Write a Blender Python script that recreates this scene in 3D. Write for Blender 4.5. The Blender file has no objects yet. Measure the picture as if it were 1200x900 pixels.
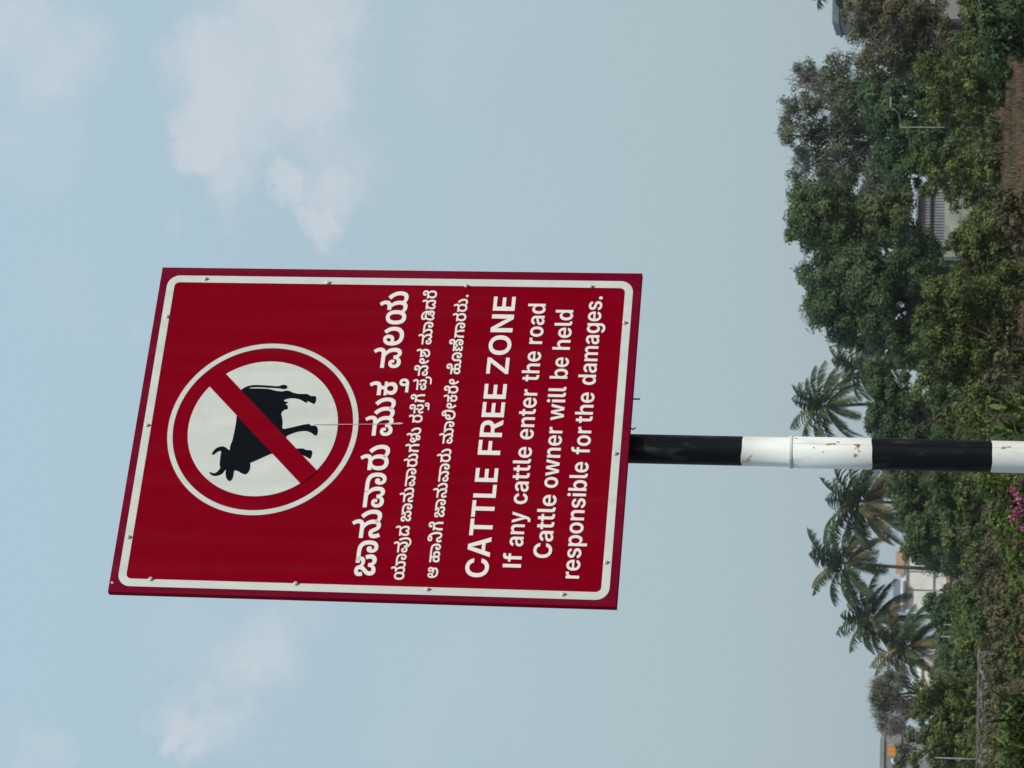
import bpy, math, random
import numpy as np
from mathutils import Vector, Matrix, geometry

scene = bpy.context.scene
COL = scene.collection

# ------------------------------------------------------------------ camera
# The photograph was taken in portrait and stored on its side, so the camera
# is rolled a quarter turn: world "up" points to the left of the picture.
CAM = Vector((0.0, 0.0, 1.55))
F_PX = 3400.0                      # focal length in pixels of the 1200 px wide photograph
PITCH, ROLL = 0.14889, 0.0185
_f = Vector((0, math.cos(PITCH), math.sin(PITCH)))
_u0 = Vector((0, -math.sin(PITCH), math.cos(PITCH)))
_r0 = Vector((1, 0, 0))
_r = _r0 * math.cos(ROLL) + _u0 * math.sin(ROLL)
_u = _u0 * math.cos(ROLL) - _r0 * math.sin(ROLL)
cam_data = bpy.data.cameras.new("camera")
cam = bpy.data.objects.new("camera", cam_data)
COL.objects.link(cam)
m = Matrix.Identity(4)
for k in range(3):
    m[k][0], m[k][1], m[k][2], m[k][3] = -_u[k], _r[k], -_f[k], CAM[k]
cam.matrix_world = m
cam_data.sensor_fit = 'HORIZONTAL'
cam_data.sensor_width = 36.0
cam_data.lens = 36.0 * F_PX / 1200.0
cam_data.clip_start, cam_data.clip_end = 0.1, 6000.0
cam_data.dof.use_dof = True
cam_data.dof.focus_distance = 4.65
cam_data.dof.aperture_fstop = 44.0
scene.camera = cam


def ray(ix, iy):
    return _r * ((900 - iy - 450) / F_PX) - _u * ((ix - 600) / F_PX) + _f


def at(ix, iy, D):
    """World point seen at photograph pixel (ix, iy), D metres away along +Y."""
    d = ray(ix, iy)
    return CAM + d * (D / d.y)


# ------------------------------------------------------------------ sun, sky, exposure
SUN_DIR = Vector((0.60, -0.52, 0.62)).normalized()      # towards the sun
sun_data = bpy.data.lights.new("sun", 'SUN')
sun_data.energy = 2.6
sun_data.angle = math.radians(1.0)
sun_data.color = (1.0, 0.95, 0.86)
sun = bpy.data.objects.new("sun", sun_data)
sun.location = (30, -20, 40)
sun.rotation_euler = SUN_DIR.to_track_quat('Z', 'Y').to_euler()
COL.objects.link(sun)

world = bpy.data.worlds.new("World")
scene.world = world
world.use_nodes = True
NT = world.node_tree
NT.nodes.clear()


def wn(kind, **kw):
    n = NT.nodes.new(kind)
    for k, v in kw.items():
        setattr(n, k, v)
    return n


def wl(a, b):
    NT.links.new(a, b)


sky = wn('ShaderNodeTexSky', sky_type='NISHITA', sun_disc=False)
sky.sun_elevation = math.asin(SUN_DIR.z)
sky.sun_rotation = math.atan2(SUN_DIR.x, SUN_DIR.y)
sky.air_density, sky.dust_density, sky.ozone_density = 1.0, 3.5, 1.2
tc = wn('ShaderNodeTexCoord')
sep = wn('ShaderNodeSeparateXYZ')
wl(tc.outputs['Generated'], sep.inputs[0])
# thin haze veil, a little denser near the horizon
veil = wn('ShaderNodeMapRange', interpolation_type='SMOOTHSTEP')
veil.inputs['From Min'].default_value, veil.inputs['From Max'].default_value = 0.0, 0.45
wl(sep.outputs['Z'], veil.inputs['Value'])
hazecol = wn('ShaderNodeMix', data_type='RGBA')
hazecol.inputs['A'].default_value = (4.42, 5.52, 5.98, 1)
hazecol.inputs['B'].default_value = (4.62, 6.45, 7.55, 1)
wl(veil.outputs['Result'], hazecol.inputs['Factor'])
mixh = wn('ShaderNodeMix', data_type='RGBA')
mixh.inputs['Factor'].default_value = 0.86
wl(sky.outputs['Color'], mixh.inputs['A'])
wl(hazecol.outputs['Result'], mixh.inputs['B'])

# soft broken cloud: noise over the view direction, thick in a few places of the sky
warp = wn('ShaderNodeTexNoise', noise_dimensions='3D')
warp.inputs['Scale'].default_value = 24.0
warp.inputs['Detail'].default_value = 9.0
warp.inputs['Roughness'].default_value = 0.62
wl(tc.outputs['Generated'], warp.inputs['Vector'])
wsub = wn('ShaderNodeVectorMath', operation='SUBTRACT')
wl(warp.outputs['Color'], wsub.inputs[0])
wsub.inputs[1].default_value = (0.5, 0.5, 0.5)
wscl = wn('ShaderNodeVectorMath', operation='SCALE')
wl(wsub.outputs['Vector'], wscl.inputs[0])
wscl.inputs['Scale'].default_value = 0.060
wadd = wn('ShaderNodeVectorMath', operation='ADD')
wl(tc.outputs['Generated'], wadd.inputs[0])
wl(wscl.outputs['Vector'], wadd.inputs[1])
CLOUDS = [  # (photo px, radius px, softness px, strength)
    ((234, 200), 34, 11, 0.95), ((252, 170), 38, 18, 0.9), ((265, 130), 52, 26, 0.9), ((292, 78), 80, 50, 0.95),
    ((335, 40), 95, 65, 0.92), ((345, 112), 74, 45, 0.92), ((302, 150), 52, 38, 0.8), ((268, 218), 42, 30, 0.7),
    ((346, 216), 28, 11, 0.95), ((360, 252), 24, 12, 0.95), ((380, 222), 38, 34, 0.75), ((395, 160), 62, 60, 0.5),
    ((196, 288), 15, 15, 0.5), ((20, 55), 70, 85, 0.8), ((35, 160), 60, 70, 0.45), ((150, 385), 14, 25, 0.35),
    ((292, 768), 50, 45, 0.75), ((256, 842), 46, 30, 0.8), ((222, 872), 24, 13, 0.8), ((215, 740), 55, 60, 0.4),
    ((340, 720), 55, 65, 0.35), ((520, 790), 70, 80, 0.3), ((42, 890), 42, 35, 0.6), ((545, 40), 70, 90, 0.25),
    ((480, 870), 60, 60, 0.3), ((600, 240), 110, 120, 0.2), ((90, 330), 60, 70, 0.3),
]
total = None
for (px, rad, soft, st) in CLOUDS:
    d = ray(*px).normalized()
    dist = wn('ShaderNodeVectorMath', operation='DISTANCE')
    wl(wadd.outputs['Vector'], dist.inputs[0])
    dist.inputs[1].default_value = d
    mr = wn('ShaderNodeMapRange', interpolation_type='SMOOTHSTEP')
    mr.inputs['From Min'].default_value = (rad + soft) / F_PX
    mr.inputs['From Max'].default_value = max(0.0, (rad - soft)) / F_PX
    mr.inputs['To Min'].default_value, mr.inputs['To Max'].default_value = 0.0, st
    wl(dist.outputs['Value'], mr.inputs['Value'])
    if total is None:
        total = mr.outputs['Result']
    else:
        a = wn('ShaderNodeMath', operation='MAXIMUM')
        wl(total, a.inputs[0])
        wl(mr.outputs['Result'], a.inputs[1])
        total = a.outputs[0]
fine = wn('ShaderNodeTexNoise')
fine.inputs['Scale'].default_value = 34.0
fine.inputs['Detail'].default_value = 9.0
fine.inputs['Roughness'].default_value = 0.58
wl(tc.outputs['Generated'], fine.inputs['Vector'])
fr = wn('ShaderNodeMapRange')
fr.inputs['From Min'].default_value, fr.inputs['From Max'].default_value = 0.33, 0.67
fr.inputs['To Min'].default_value, fr.inputs['To Max'].default_value = 0.60, 1.22
wl(fine.outputs['Fac'], fr.inputs['Value'])
cm = wn('ShaderNodeMath', operation='MULTIPLY', use_clamp=True)
wl(total, cm.inputs[0])
wl(fr.outputs['Result'], cm.inputs[1])
cm2 = wn('ShaderNodeMath', operation='MULTIPLY')
cm2.inputs[1].default_value = 1.0
sm = wn('ShaderNodeMapRange', interpolation_type='SMOOTHSTEP')
sm.inputs['From Min'].default_value, sm.inputs['From Max'].default_value = 0.02, 1.08
wl(cm.outputs[0], sm.inputs['Value'])
wl(sm.outputs['Result'], cm2.inputs[0])
mixc = wn('ShaderNodeMix', data_type='RGBA')
wl(cm2.outputs[0], mixc.inputs['Factor'])
wl(mixh.outputs['Result'], mixc.inputs['A'])
mixc.inputs['B'].default_value = (5.70, 6.35, 7.00, 1)
bg = wn('ShaderNodeBackground')
bg.inputs['Strength'].default_value = 0.1
wl(mixc.outputs['Result'], bg.inputs['Color'])
wo = wn('ShaderNodeOutputWorld')
wl(bg.outputs[0], wo.inputs['Surface'])

scene.view_settings.view_transform = 'Standard'
scene.view_settings.look = 'None'
scene.view_settings.exposure = 0.0
scene.view_settings.gamma = 1.0
scene.cycles.max_bounces = 6
scene.cycles.transparent_max_bounces = 4

# ------------------------------------------------------------------ sign artwork
# letter outlines as "x,y" points (a * marks a curve control point), in font units
GLYPHS = {
 'k0_140': '468,-12 416,-12* 345,42* 316,109 371,117 347,68* 293,12* 228,-12* 186,-12 141,-12* 79,30* 47,98* 47,137 47,176* 69,237* 118,296* 158,332 187,358* 214,399* 214,422 214,435* 206,454* 190,466* 177,466 154,466* 135,438* 135,416 135,400* 143,369* 147,357 46,329 37,351* 24,398* 24,425 24,463* 59,526* 128,563* 179,563 235,563* 298,521* 325,458* 325,428 325,393* 306,336* 262,281* 225,247 189,214* 164,171* 164,149 164,125* 189,100* 214,100 250,100* 290,152* 292,209 389,209 392,146* 428,100* 458,100 490,100* 519,139* 519,170 519,197* 503,249* 490,267 595,311 615,282* 636,202* 636,160 636,110* 598,32* 524,-12*;437,299 386,299* 317,330* 275,381* 261,409 252,464 298,505 318,448* 374,394* 422,394 438,394* 456,418* 456,440 456,454* 449,471* 445,482 547,518 560,494* 569,456* 569,438 569,396* 543,333* 485,299*;395,442 395,552 558,552 548,442',
 'k0_60': '365,238 365,159* 321,47* 237,-12* 179,-12 129,-12* 57,31* 20,109* 20,162 20,205* 46,266* 93,299* 125,299 161,299* 201,261* 201,226 201,196* 174,161* 151,161 134,161* 106,178* 98,195 122,213 118,205* 113,180* 113,166 113,139* 136,92* 169,92 196,92* 232,123* 250,188* 250,239 250,301* 217,385* 180,408 164,419* 121,433* 59,441* 14,441 -199,441 -199,552 10,552 82,552* 178,538* 245,509* 273,486 320,449* 365,328*',
 'k0_42': '388,-12 352,-12* 291,15* 235,84* 207,148 203,164* 194,186* 182,197* 174,197 158,197* 143,170* 143,149 143,113* 164,55* 178,25 78,-21 58,17* 27,108* 27,152 27,195* 59,264* 125,304* 172,304 211,304* 280,260* 310,186 323,152* 346,114* 371,100* 383,100 412,100* 436,151* 436,193 436,251* 396,349* 329,421* 287,441 28,441 28,552 334,552 378,552* 415,560* 424,569 434,576* 440,598* 440,614 440,644* 409,703* 385,732 474,788 514,734* 552,649* 552,594 552,570* 535,510* 512,487 483,459* 408,439* 339,439 322,437 415,465 456,438* 518,360* 552,259* 552,198 552,90* 470,-12*',
 'k0_63': '67,-12 -1,-12* -93,46* -143,104 -71,180 -45,138* 8,99* 40,99 86,99* 130,161* 130,220 130,277* 92,374* 29,451* -5,478 78,564 124,528* 200,426* 247,295* 247,215 247,149* 208,47* 129,-12*',
 'k0_161': '189,-12 140,-12* 67,34* 27,118* 27,173 27,219* 59,291* 122,333* 165,333 217,333* 275,277* 275,229 275,213* 266,181* 261,169 178,177 181,185* 183,199* 183,208 183,219* 171,238* 160,238 146,238* 125,209* 125,178 125,140* 167,100* 207,100 255,100* 297,155* 299,209 397,209 400,148* 435,100* 456,100 487,100* 509,155* 509,196 509,235* 488,309* 450,373* 396,423* 363,440 488,463 527,437* 589,360* 625,261* 625,201 625,127* 589,34* 521,-12* 474,-12 443,-12* 389,11* 345,63* 325,105 368,101 343,58* 291,8* 231,-12*;27,441 27,552 495,552 495,441',
 'k0_49': '262,-12 193,-12* 91,48* 35,165* 35,250 35,303* 58,385* 104,447* 137,472 153,441 35,441 35,552 273,552 317,552* 354,560* 363,569 373,578* 380,598* 380,614 380,644* 348,703* 324,732 413,788 454,734* 491,649* 491,594 491,567* 475,515* 456,492 441,476* 399,453* 363,447 404,469 431,446* 470,388* 491,307* 491,250 491,167* 437,49* 335,-12*;263,103 300,103* 349,143* 374,214* 374,263 374,322* 349,402* 300,442* 264,442 227,442* 177,398* 151,319* 151,264 151,182* 211,103*',
 'k0_47': '189,-12 140,-12* 67,34* 27,118* 27,173 27,219* 59,291* 122,333* 165,333 217,333* 275,277* 275,229 275,213* 266,181* 261,169 178,177 181,185* 183,199* 183,208 183,219* 171,238* 160,238 146,238* 126,209* 126,178 126,140* 167,100* 207,100 255,100* 297,155* 299,209 397,209 400,148* 435,100* 456,100 487,100* 509,155* 509,196 509,235* 488,309* 450,373* 396,423* 363,440 489,465 528,438* 590,361* 625,261* 625,201 625,127* 589,34* 521,-12* 474,-12 443,-12* 389,11* 345,63* 325,105 368,101 343,58* 291,8* 231,-12*;27,441 27,552 407,552 451,552* 488,560* 497,569 507,576* 514,598* 514,614 514,644* 482,703* 458,732 547,788 588,734* 625,649* 625,594 625,570* 607,510* 586,487 564,467* 495,441* 418,441;728,-12 664,-12* 570,48* 522,106 594,182 618,140* 673,99* 703,99 748,99* 791,161* 791,220 791,277* 753,374* 691,451* 656,478 739,564 785,528* 861,426* 908,295* 908,215 908,149* 869,47* 790,-12*',
 'k0_23': '242,-12 181,-12* 94,33* 50,108* 50,152 50,184* 65,233* 96,272* 119,289 110,272 34,271 34,362 185,362 200,371* 217,393* 217,408 217,422* 205,445* 194,457 258,468 302,458 312,445* 323,419* 323,406 323,393* 315,370* 310,362 452,362 452,271 381,272 362,290 385,277* 419,240* 439,188* 439,152 439,110* 398,35* 312,-12*;244,98 286,98* 324,150* 324,185 324,215* 303,259* 267,283* 244,283 219,283* 184,258* 164,214* 164,185 164,149* 204,98*;33,441 33,552 238,552 282,552* 319,560* 328,569 338,576* 345,598* 345,614 345,644* 313,703* 289,732 378,788 419,734* 456,649* 456,594 456,570* 439,510* 417,487 396,468* 327,441* 251,441',
 'k0_111': '70,-173 70,-209* 50,-263* 29,-281 6,-301* -65,-319* -121,-319 -352,-319 -352,-231 -128,-231 -147,-244 -151,-231* -161,-188* -161,-166 -161,-133* -136,-79* -85,-45* -46,-45 12,-45* 70,-118*;-83,-175 -83,-196* -75,-229* -67,-245 -89,-231 -75,-231 -44,-231* -10,-202* -10,-170 -10,-149* -27,-122* -46,-122 -64,-122* -83,-150*',
 'k0_53': '189,-12 140,-12* 67,34* 27,118* 27,173 27,219* 59,291* 122,333* 165,333 217,333* 275,277* 275,229 275,213* 266,181* 261,169 178,177 181,185* 183,199* 183,208 183,219* 171,238* 160,238 146,238* 125,209* 125,178 125,140* 167,100* 207,100 255,100* 297,155* 299,209 397,209 400,148* 435,100* 456,100 487,100* 509,155* 509,196 509,235* 488,309* 450,373* 396,423* 363,440 489,465 528,438* 590,361* 625,261* 625,201 625,127* 589,34* 521,-12* 474,-12 443,-12* 389,11* 345,63* 325,105 368,101 343,58* 291,8* 231,-12*;27,441 27,552 407,552 451,552* 488,560* 497,569 507,576* 514,598* 514,614 514,644* 482,703* 458,732 547,788 588,734* 625,649* 625,594 625,570* 607,510* 586,487 564,467* 495,441* 418,441',
 'k0_51': '319,-12 229,-12* 100,67* 31,211* 31,311 31,390* 80,502* 165,563* 218,563 262,563* 322,524* 353,455* 353,408 353,362* 320,290* 256,251* 206,251 175,251* 124,271* 84,302* 67,319 101,404 113,384* 139,360* 169,347* 188,347 218,347* 249,379* 249,410 249,441* 227,468* 212,468 192,468* 161,434* 145,362* 145,306 145,243* 182,151* 258,102* 316,102 365,102* 437,143* 476,222* 476,280 476,346* 420,449* 378,483 463,564 516,517* 593,373* 593,274 593,194* 537,64* 416,-12*',
 'k0_48': '254,-12 190,-12* 106,36* 56,119* 35,224* 35,280 35,365* 84,492* 180,563* 252,563 314,563* 396,515* 446,431* 468,328* 468,272 468,184* 418,55* 321,-12*;253,103 283,103* 327,138* 351,213* 351,273 351,331* 329,411* 285,453* 251,453 221,453* 177,419* 152,343* 152,280 152,221* 177,141* 222,103*;572,-12 510,-12* 421,38* 379,88 427,193 458,143* 513,99* 548,99 593,99* 636,161* 636,220 636,272* 605,362* 552,436* 516,463 591,521 636,483* 709,397* 753,287* 753,215 753,166* 731,83* 686,21* 618,-12*;857,-12 794,-12* 703,41* 662,91 711,193 742,143* 796,99* 830,99 876,99* 920,161* 920,220 920,277* 882,374* 819,451* 785,478 868,564 914,528* 990,426* 1037,295* 1037,215 1037,149* 998,47* 918,-12*;753,594 753,570* 736,510* 714,488 693,467* 624,441* 548,441 473,441 473,552 535,552 579,552* 616,560* 625,569 635,576* 642,598* 642,614 642,644* 610,703* 586,732 675,788 716,734* 753,649*',
 'k1_157': '250,-12 188,-12* 106,36* 57,119* 36,224* 36,280 36,365* 84,492* 178,563* 249,563 309,563* 390,515* 439,431* 461,328* 461,273 461,185* 411,56* 316,-12*;249,95 281,95* 326,132* 352,212* 352,274 352,334* 329,417* 283,460* 247,460 217,460* 170,424* 144,345* 144,280 144,217* 170,135* 217,95*;566,-12 504,-12* 416,39* 375,90 422,184 454,134* 511,92* 545,92 591,92* 635,157* 635,218 635,269* 603,362* 548,441* 510,467 585,518 630,481* 702,394* 744,283* 744,213 744,164* 723,82* 679,21* 612,-12*;858,-12 794,-12* 705,42* 665,93 712,184 744,134* 801,92* 835,92 881,92* 926,157* 926,218 926,269* 894,363* 838,442* 800,467 883,506 926,473* 994,393* 1034,290* 1034,222 1034,168* 1011,81* 965,20* 901,-12*;469,448 469,552 533,552 577,552* 613,561* 623,570 633,577* 639,599* 639,615 639,646* 608,706* 583,735 666,789 707,736* 743,651* 743,598 743,573* 725,514* 705,493 683,473* 617,448* 546,448;778,448 778,552 932,552 932,448',
 'k1_60': '355,238 355,158* 312,47* 231,-12* 174,-12 126,-12* 56,30* 20,107* 20,159 20,202* 46,262* 92,295* 122,295 157,295* 196,257* 196,224 196,193* 169,160* 147,160 129,160* 103,179* 96,197 118,214 113,204* 108,177* 108,163 108,134* 132,86* 166,86 193,86* 229,117* 248,185* 248,239 248,303* 214,390* 176,414 160,426* 116,440* 54,448* 8,448 -198,448 -198,552 6,552 75,552* 169,537* 236,509* 263,486 310,448* 355,327*',
 'k1_53': '186,-12 138,-12* 67,33* 27,117* 27,172 27,218* 59,289* 120,331* 162,331 213,331* 269,276* 269,229 269,213* 260,181* 255,169 176,177 179,185* 182,201* 182,210 182,222* 169,241* 157,241 141,241* 120,209* 120,176 120,136* 163,93* 203,93 251,93* 292,150* 295,206 387,206 390,143* 427,93* 449,93 482,93* 505,150* 505,194 505,236* 483,314* 443,380* 388,431* 355,447 474,471 513,445* 576,366* 614,262* 614,199 614,127* 578,34* 512,-12* 466,-12 435,-12* 382,11* 339,63* 320,105 360,103 336,59* 286,9* 226,-12*;28,448 28,552 403,552 446,552* 483,561* 493,570 503,577* 510,599* 510,615 510,646* 478,706* 453,735 536,789 577,736* 614,651* 614,598 614,573* 595,514* 575,493 553,473* 487,448* 414,448',
 'k1_276': '-268,40 -241,3* -186,-51* -115,-80* -65,-80 -7,-80* 61,-29* 92,65* 92,129 92,213* 36,388* -14,463 90,514 144,425* 200,231* 200,130 200,58* 168,-57* 102,-137* 4,-178* -63,-178 -120,-178* -212,-146* -295,-75* -341,-16',
 'k1_40': '183,-12 115,-12* 35,93* 35,203 35,266* 61,366* 110,442* 145,465 161,448 35,448 35,552 368,552 412,552* 449,561* 459,570 468,577* 475,599* 475,614 475,645* 443,706* 418,735 502,789 542,736* 578,651* 578,598 578,573* 563,516* 540,493 526,480* 497,463* 466,455* 450,452 482,462 510,438* 553,365* 578,266* 578,202 578,97* 501,-12* 429,-12 397,-12* 345,13* 304,64* 285,105 333,111 311,62* 264,8* 212,-12*;198,93 225,93* 257,148* 261,206 352,206 355,143* 392,93* 415,93 440,93* 469,144* 469,208 469,257* 450,343* 411,409* 352,449* 311,449 302,449 264,449* 205,411* 165,346* 144,260* 144,211 144,145* 173,93*',
 'k1_140': '460,-12 409,-12* 338,42* 311,108 361,116 338,67* 286,11* 224,-12* 183,-12 138,-12* 78,30* 47,98* 47,137 47,176* 69,236* 117,294* 156,329 185,356* 212,398* 212,423 212,437* 204,458* 186,472* 172,472 149,472* 128,441* 128,419 128,402* 137,371* 141,358 46,330 37,353* 24,401* 24,426 24,464* 58,526* 125,563* 175,563 228,563* 290,521* 316,458* 316,427 316,393* 297,336* 254,282* 218,249 182,216* 156,170* 156,146 156,120* 182,93* 208,93 245,93* 286,147* 288,206 379,206 382,142* 420,93* 450,93 484,93* 513,134* 513,166 513,194* 496,247* 482,266 580,310 600,280* 622,200* 622,158 622,109* 586,32* 514,-12*;428,301 377,301* 310,333* 268,385* 255,414 246,465 289,504 310,446* 368,392* 414,392 433,392* 452,418* 452,442 452,458* 444,479* 438,490 535,525 548,501* 558,460* 558,441 558,399* 531,336* 474,301*;381,449 381,552 544,552 535,449',
 'k1_42': '383,-12 347,-12* 288,16* 234,86* 207,150 202,168* 191,193* 177,204* 168,204 151,204* 136,174* 136,152 136,115* 157,54* 172,23 78,-19 57,19* 28,109* 28,153 28,196* 59,264* 122,304* 168,304 207,304* 274,257* 304,183 318,147* 341,107* 366,93* 379,93 409,93* 434,147* 434,191 434,253* 393,355* 323,428* 281,448 29,448 29,552 332,552 376,552* 413,561* 423,570 432,577* 438,599* 438,615 438,646* 407,706* 382,735 465,789 506,736* 542,651* 542,598 542,573* 525,514* 503,493 476,467* 404,446* 338,446 323,445 402,471 442,445* 506,365* 543,260* 543,197 543,91* 462,-12*',
 'k1_63': '69,-12 2,-12* -88,46* -136,103 -69,174 -41,131* 13,92* 45,92 93,92* 137,157* 137,218 137,276* 98,375* 35,455* -1,483 76,564 122,528* 199,425* 246,294* 246,214 246,148* 208,47* 130,-12*',
 'k1_161': '186,-12 138,-12* 67,33* 27,117* 27,172 27,218* 59,289* 120,331* 162,331 213,331* 269,276* 269,229 269,213* 260,181* 255,169 176,177 179,185* 182,201* 182,210 182,222* 169,241* 157,241 141,241* 120,209* 120,176 120,136* 163,93* 203,93 251,93* 292,150* 295,206 387,206 390,143* 427,93* 449,93 482,93* 505,150* 505,194 505,236* 483,314* 443,380* 388,431* 355,447 473,469 512,443* 576,365* 614,262* 614,199 614,127* 578,34* 512,-12* 466,-12 435,-12* 382,11* 339,63* 320,105 360,103 336,59* 286,9* 226,-12*;28,448 28,552 489,552 489,448',
 'k1_49': '259,-12 192,-12* 91,48* 35,166* 35,252 35,305* 59,388* 103,451* 136,475 151,448 35,448 35,552 274,552 318,552* 355,561* 365,570 374,579* 381,599* 381,615 381,646* 349,706* 324,735 407,789 448,736* 484,651* 484,598 484,570* 468,519* 449,497 435,482* 393,459* 358,453 397,474 424,450* 463,391* 484,309* 484,252 484,168* 431,50* 331,-12*;260,96 299,96* 350,137* 375,211* 375,262 375,324* 348,407* 297,449* 261,449 223,449* 171,404* 144,321* 144,264 144,178* 206,96*',
 'k1_25': '266,449 247,449* 216,429* 193,393* 185,369 175,340* 163,277* 159,194* 159,133 159,0 44,0 44,139 44,210* 60,335* 106,437* 150,470 174,448 41,448 41,552 278,552 322,552* 359,561* 368,570 378,577* 385,599* 385,614 385,645* 352,706* 327,735 411,789 452,736* 488,652* 488,598 488,561* 463,501* 409,461* 366,454 388,473 433,435* 476,332* 489,209* 489,141 489,0 374,0 374,136 374,197* 369,279* 358,342* 347,373 335,408* 292,449*',
 'k1_52': '296,-12 256,-12* 192,12* 153,60* 153,97 153,128* 177,169* 195,186 216,157 162,168* 76,227* 27,319* 27,381 27,433* 63,515* 133,563* 183,563 216,563* 270,535* 303,476* 303,431 303,391* 275,329* 218,295* 176,295 143,295* 88,315* 74,330 82,398 97,384* 135,371* 154,371 182,371* 208,400* 208,426 208,452* 189,474* 174,474 150,474* 122,425* 122,377 122,349* 142,302* 184,266* 251,247* 297,245 368,249* 445,303* 445,352 445,387* 406,434* 375,448 340,448 340,552 345,552 389,552* 426,561* 436,570 446,577* 452,599* 452,615 452,646* 420,706* 395,735 479,789 520,736* 556,651* 556,597 556,549* 509,476* 465,461 471,483 496,470* 533,424* 554,368* 554,335 554,294* 526,234* 476,191* 415,166* 382,161 396,188 415,175* 439,129* 439,95 439,48* 367,-12*;296,72 314,72* 340,92* 340,115 340,133* 314,161* 296,164 278,160* 252,133* 252,115 252,96* 277,72*',
 'k1_280': '97,-12 47,-12* -29,20* -87,80* -131,162* -149,210 -59,262 -36,198* 9,123* 58,92* 84,92 129,92* 170,155* 170,216 170,275* 130,375* 67,455* 32,483 109,564 155,528* 232,425* 278,292* 278,211 278,112* 191,-12*',
 'k1_270': '382,-12 347,-12* 288,15* 234,85* 207,150 202,168* 191,193* 177,204* 168,204 151,204* 136,174* 136,152 136,115* 157,54* 172,23 78,-19 57,19* 28,109* 28,153 28,196* 59,264* 122,304* 168,304 197,304* 246,280* 290,224* 310,177 322,143* 344,106* 368,93* 381,93 409,93* 436,140* 436,186 436,226* 412,319* 385,363 484,402 513,356* 545,247* 545,184 545,87* 464,-12*;279,297 251,297* 217,330* 217,360 217,388* 252,423* 279,423 307,423* 340,388* 340,359 340,333* 308,297*;29,448 29,552 316,552 369,552* 410,566* 421,578 432,590* 441,622* 441,644 441,682* 408,722* 386,722 358,722* 324,689* 324,659 324,651* 326,636* 327,629 298,682 304,690* 321,695* 328,695 345,695* 374,667* 374,643 374,617* 343,590* 316,590 280,590* 243,638* 243,673 243,711* 278,772* 343,808* 389,808 440,808* 510,761* 545,679* 545,629 545,597* 528,531* 506,505 497,494* 462,467* 389,448* 322,448',
 'k1_111': '70,-173 70,-208* 50,-262* 30,-280 8,-299* -62,-317* -119,-317 -348,-317 -348,-232 -123,-232 -143,-246 -148,-233* -158,-190* -158,-167 -158,-134* -134,-79* -83,-46* -45,-46 12,-46* 70,-119*;-83,-176 -83,-197* -74,-231* -66,-248 -89,-232 -75,-232 -43,-232* -8,-204* -8,-170 -8,-149* -26,-121* -45,-121 -64,-121* -83,-150*',
 'k1_242': '266,449 247,449* 216,429* 193,393* 185,369 175,340* 163,277* 159,194* 159,133 159,0 44,0 44,139 44,210* 60,335* 106,437* 150,470 174,448 41,448 41,552 259,552 314,552* 353,566* 364,578 375,590* 384,622* 384,644 384,682* 351,722* 329,722 301,722* 268,689* 268,659 268,651* 269,636* 270,629 241,682 247,690* 264,695* 271,695 288,695* 318,667* 318,643 318,617* 286,590* 259,590 224,590* 186,638* 186,673 186,711* 221,772* 287,808* 332,808 383,808* 453,761* 488,679* 488,629 488,584* 459,513* 406,468* 369,458 392,472 436,433* 478,331* 489,209* 489,141 489,0 374,0 374,134 374,197* 369,279* 358,342* 347,373 335,408* 292,449*',
 'k1_43': '186,-12 138,-12* 67,33* 27,117* 27,172 27,218* 59,289* 120,331* 162,331 213,331* 269,276* 269,229 269,213* 260,181* 255,169 176,177 179,185* 182,201* 182,210 182,222* 169,241* 157,241 141,241* 120,209* 120,175 120,136* 163,93* 203,93 250,93* 293,150* 295,207 387,207 390,144* 427,93* 447,93 470,93* 495,117* 505,158* 505,182 505,225* 477,323* 447,367 549,407 579,360* 614,247* 614,182 614,118* 578,32* 513,-12* 466,-12 434,-12* 381,11* 339,63* 320,105 360,103 336,59* 286,9* 226,-12*;336,279 308,279* 275,316* 275,344 275,371* 309,409* 336,409 363,409* 399,372* 399,344 399,316* 365,279*;29,448 29,552 403,552 446,552* 483,561* 493,570 503,577* 510,599* 510,615 510,646* 478,706* 453,735 536,789 577,736* 614,651* 614,598 614,573* 595,514* 575,493 553,473* 487,448* 416,448',
 'k1_122': '122,-48 122,-130* 55,-236* -72,-287* -160,-287 -194,-287* -279,-275* -311,-263 -289,-181 -265,-189* -197,-200* -163,-200 -55,-200* 33,-117* 33,-45 33,-11* 16,46* 2,71 86,101 107,62* 122,-16*',
 'k1_267': '186,-12 138,-12* 67,33* 27,117* 27,172 27,218* 59,289* 120,331* 162,331 213,331* 269,276* 269,229 269,213* 260,181* 255,169 176,177 179,185* 182,201* 182,210 182,222* 169,241* 157,241 141,241* 120,209* 120,176 120,136* 163,93* 203,93 251,93* 292,150* 295,206 387,206 390,143* 427,93* 449,93 482,93* 505,150* 505,194 505,236* 483,314* 443,380* 388,431* 355,447 474,473 514,447* 577,367* 614,263* 614,199 614,127* 578,34* 512,-12* 466,-12 435,-12* 382,11* 339,63* 320,105 360,103 336,59* 286,9* 226,-12*;29,448 29,552 384,552 437,552* 478,566* 489,578 500,590* 509,622* 509,644 509,682* 476,722* 454,722 426,722* 393,689* 393,659 393,651* 394,636* 395,629 366,682 372,690* 389,695* 396,695 413,695* 443,667* 443,643 443,617* 411,590* 384,590 348,590* 311,638* 311,673 311,711* 346,772* 412,808* 457,808 508,808* 578,761* 613,679* 613,629 613,597* 596,531* 574,505 565,494* 531,467* 457,448* 390,448',
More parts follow.
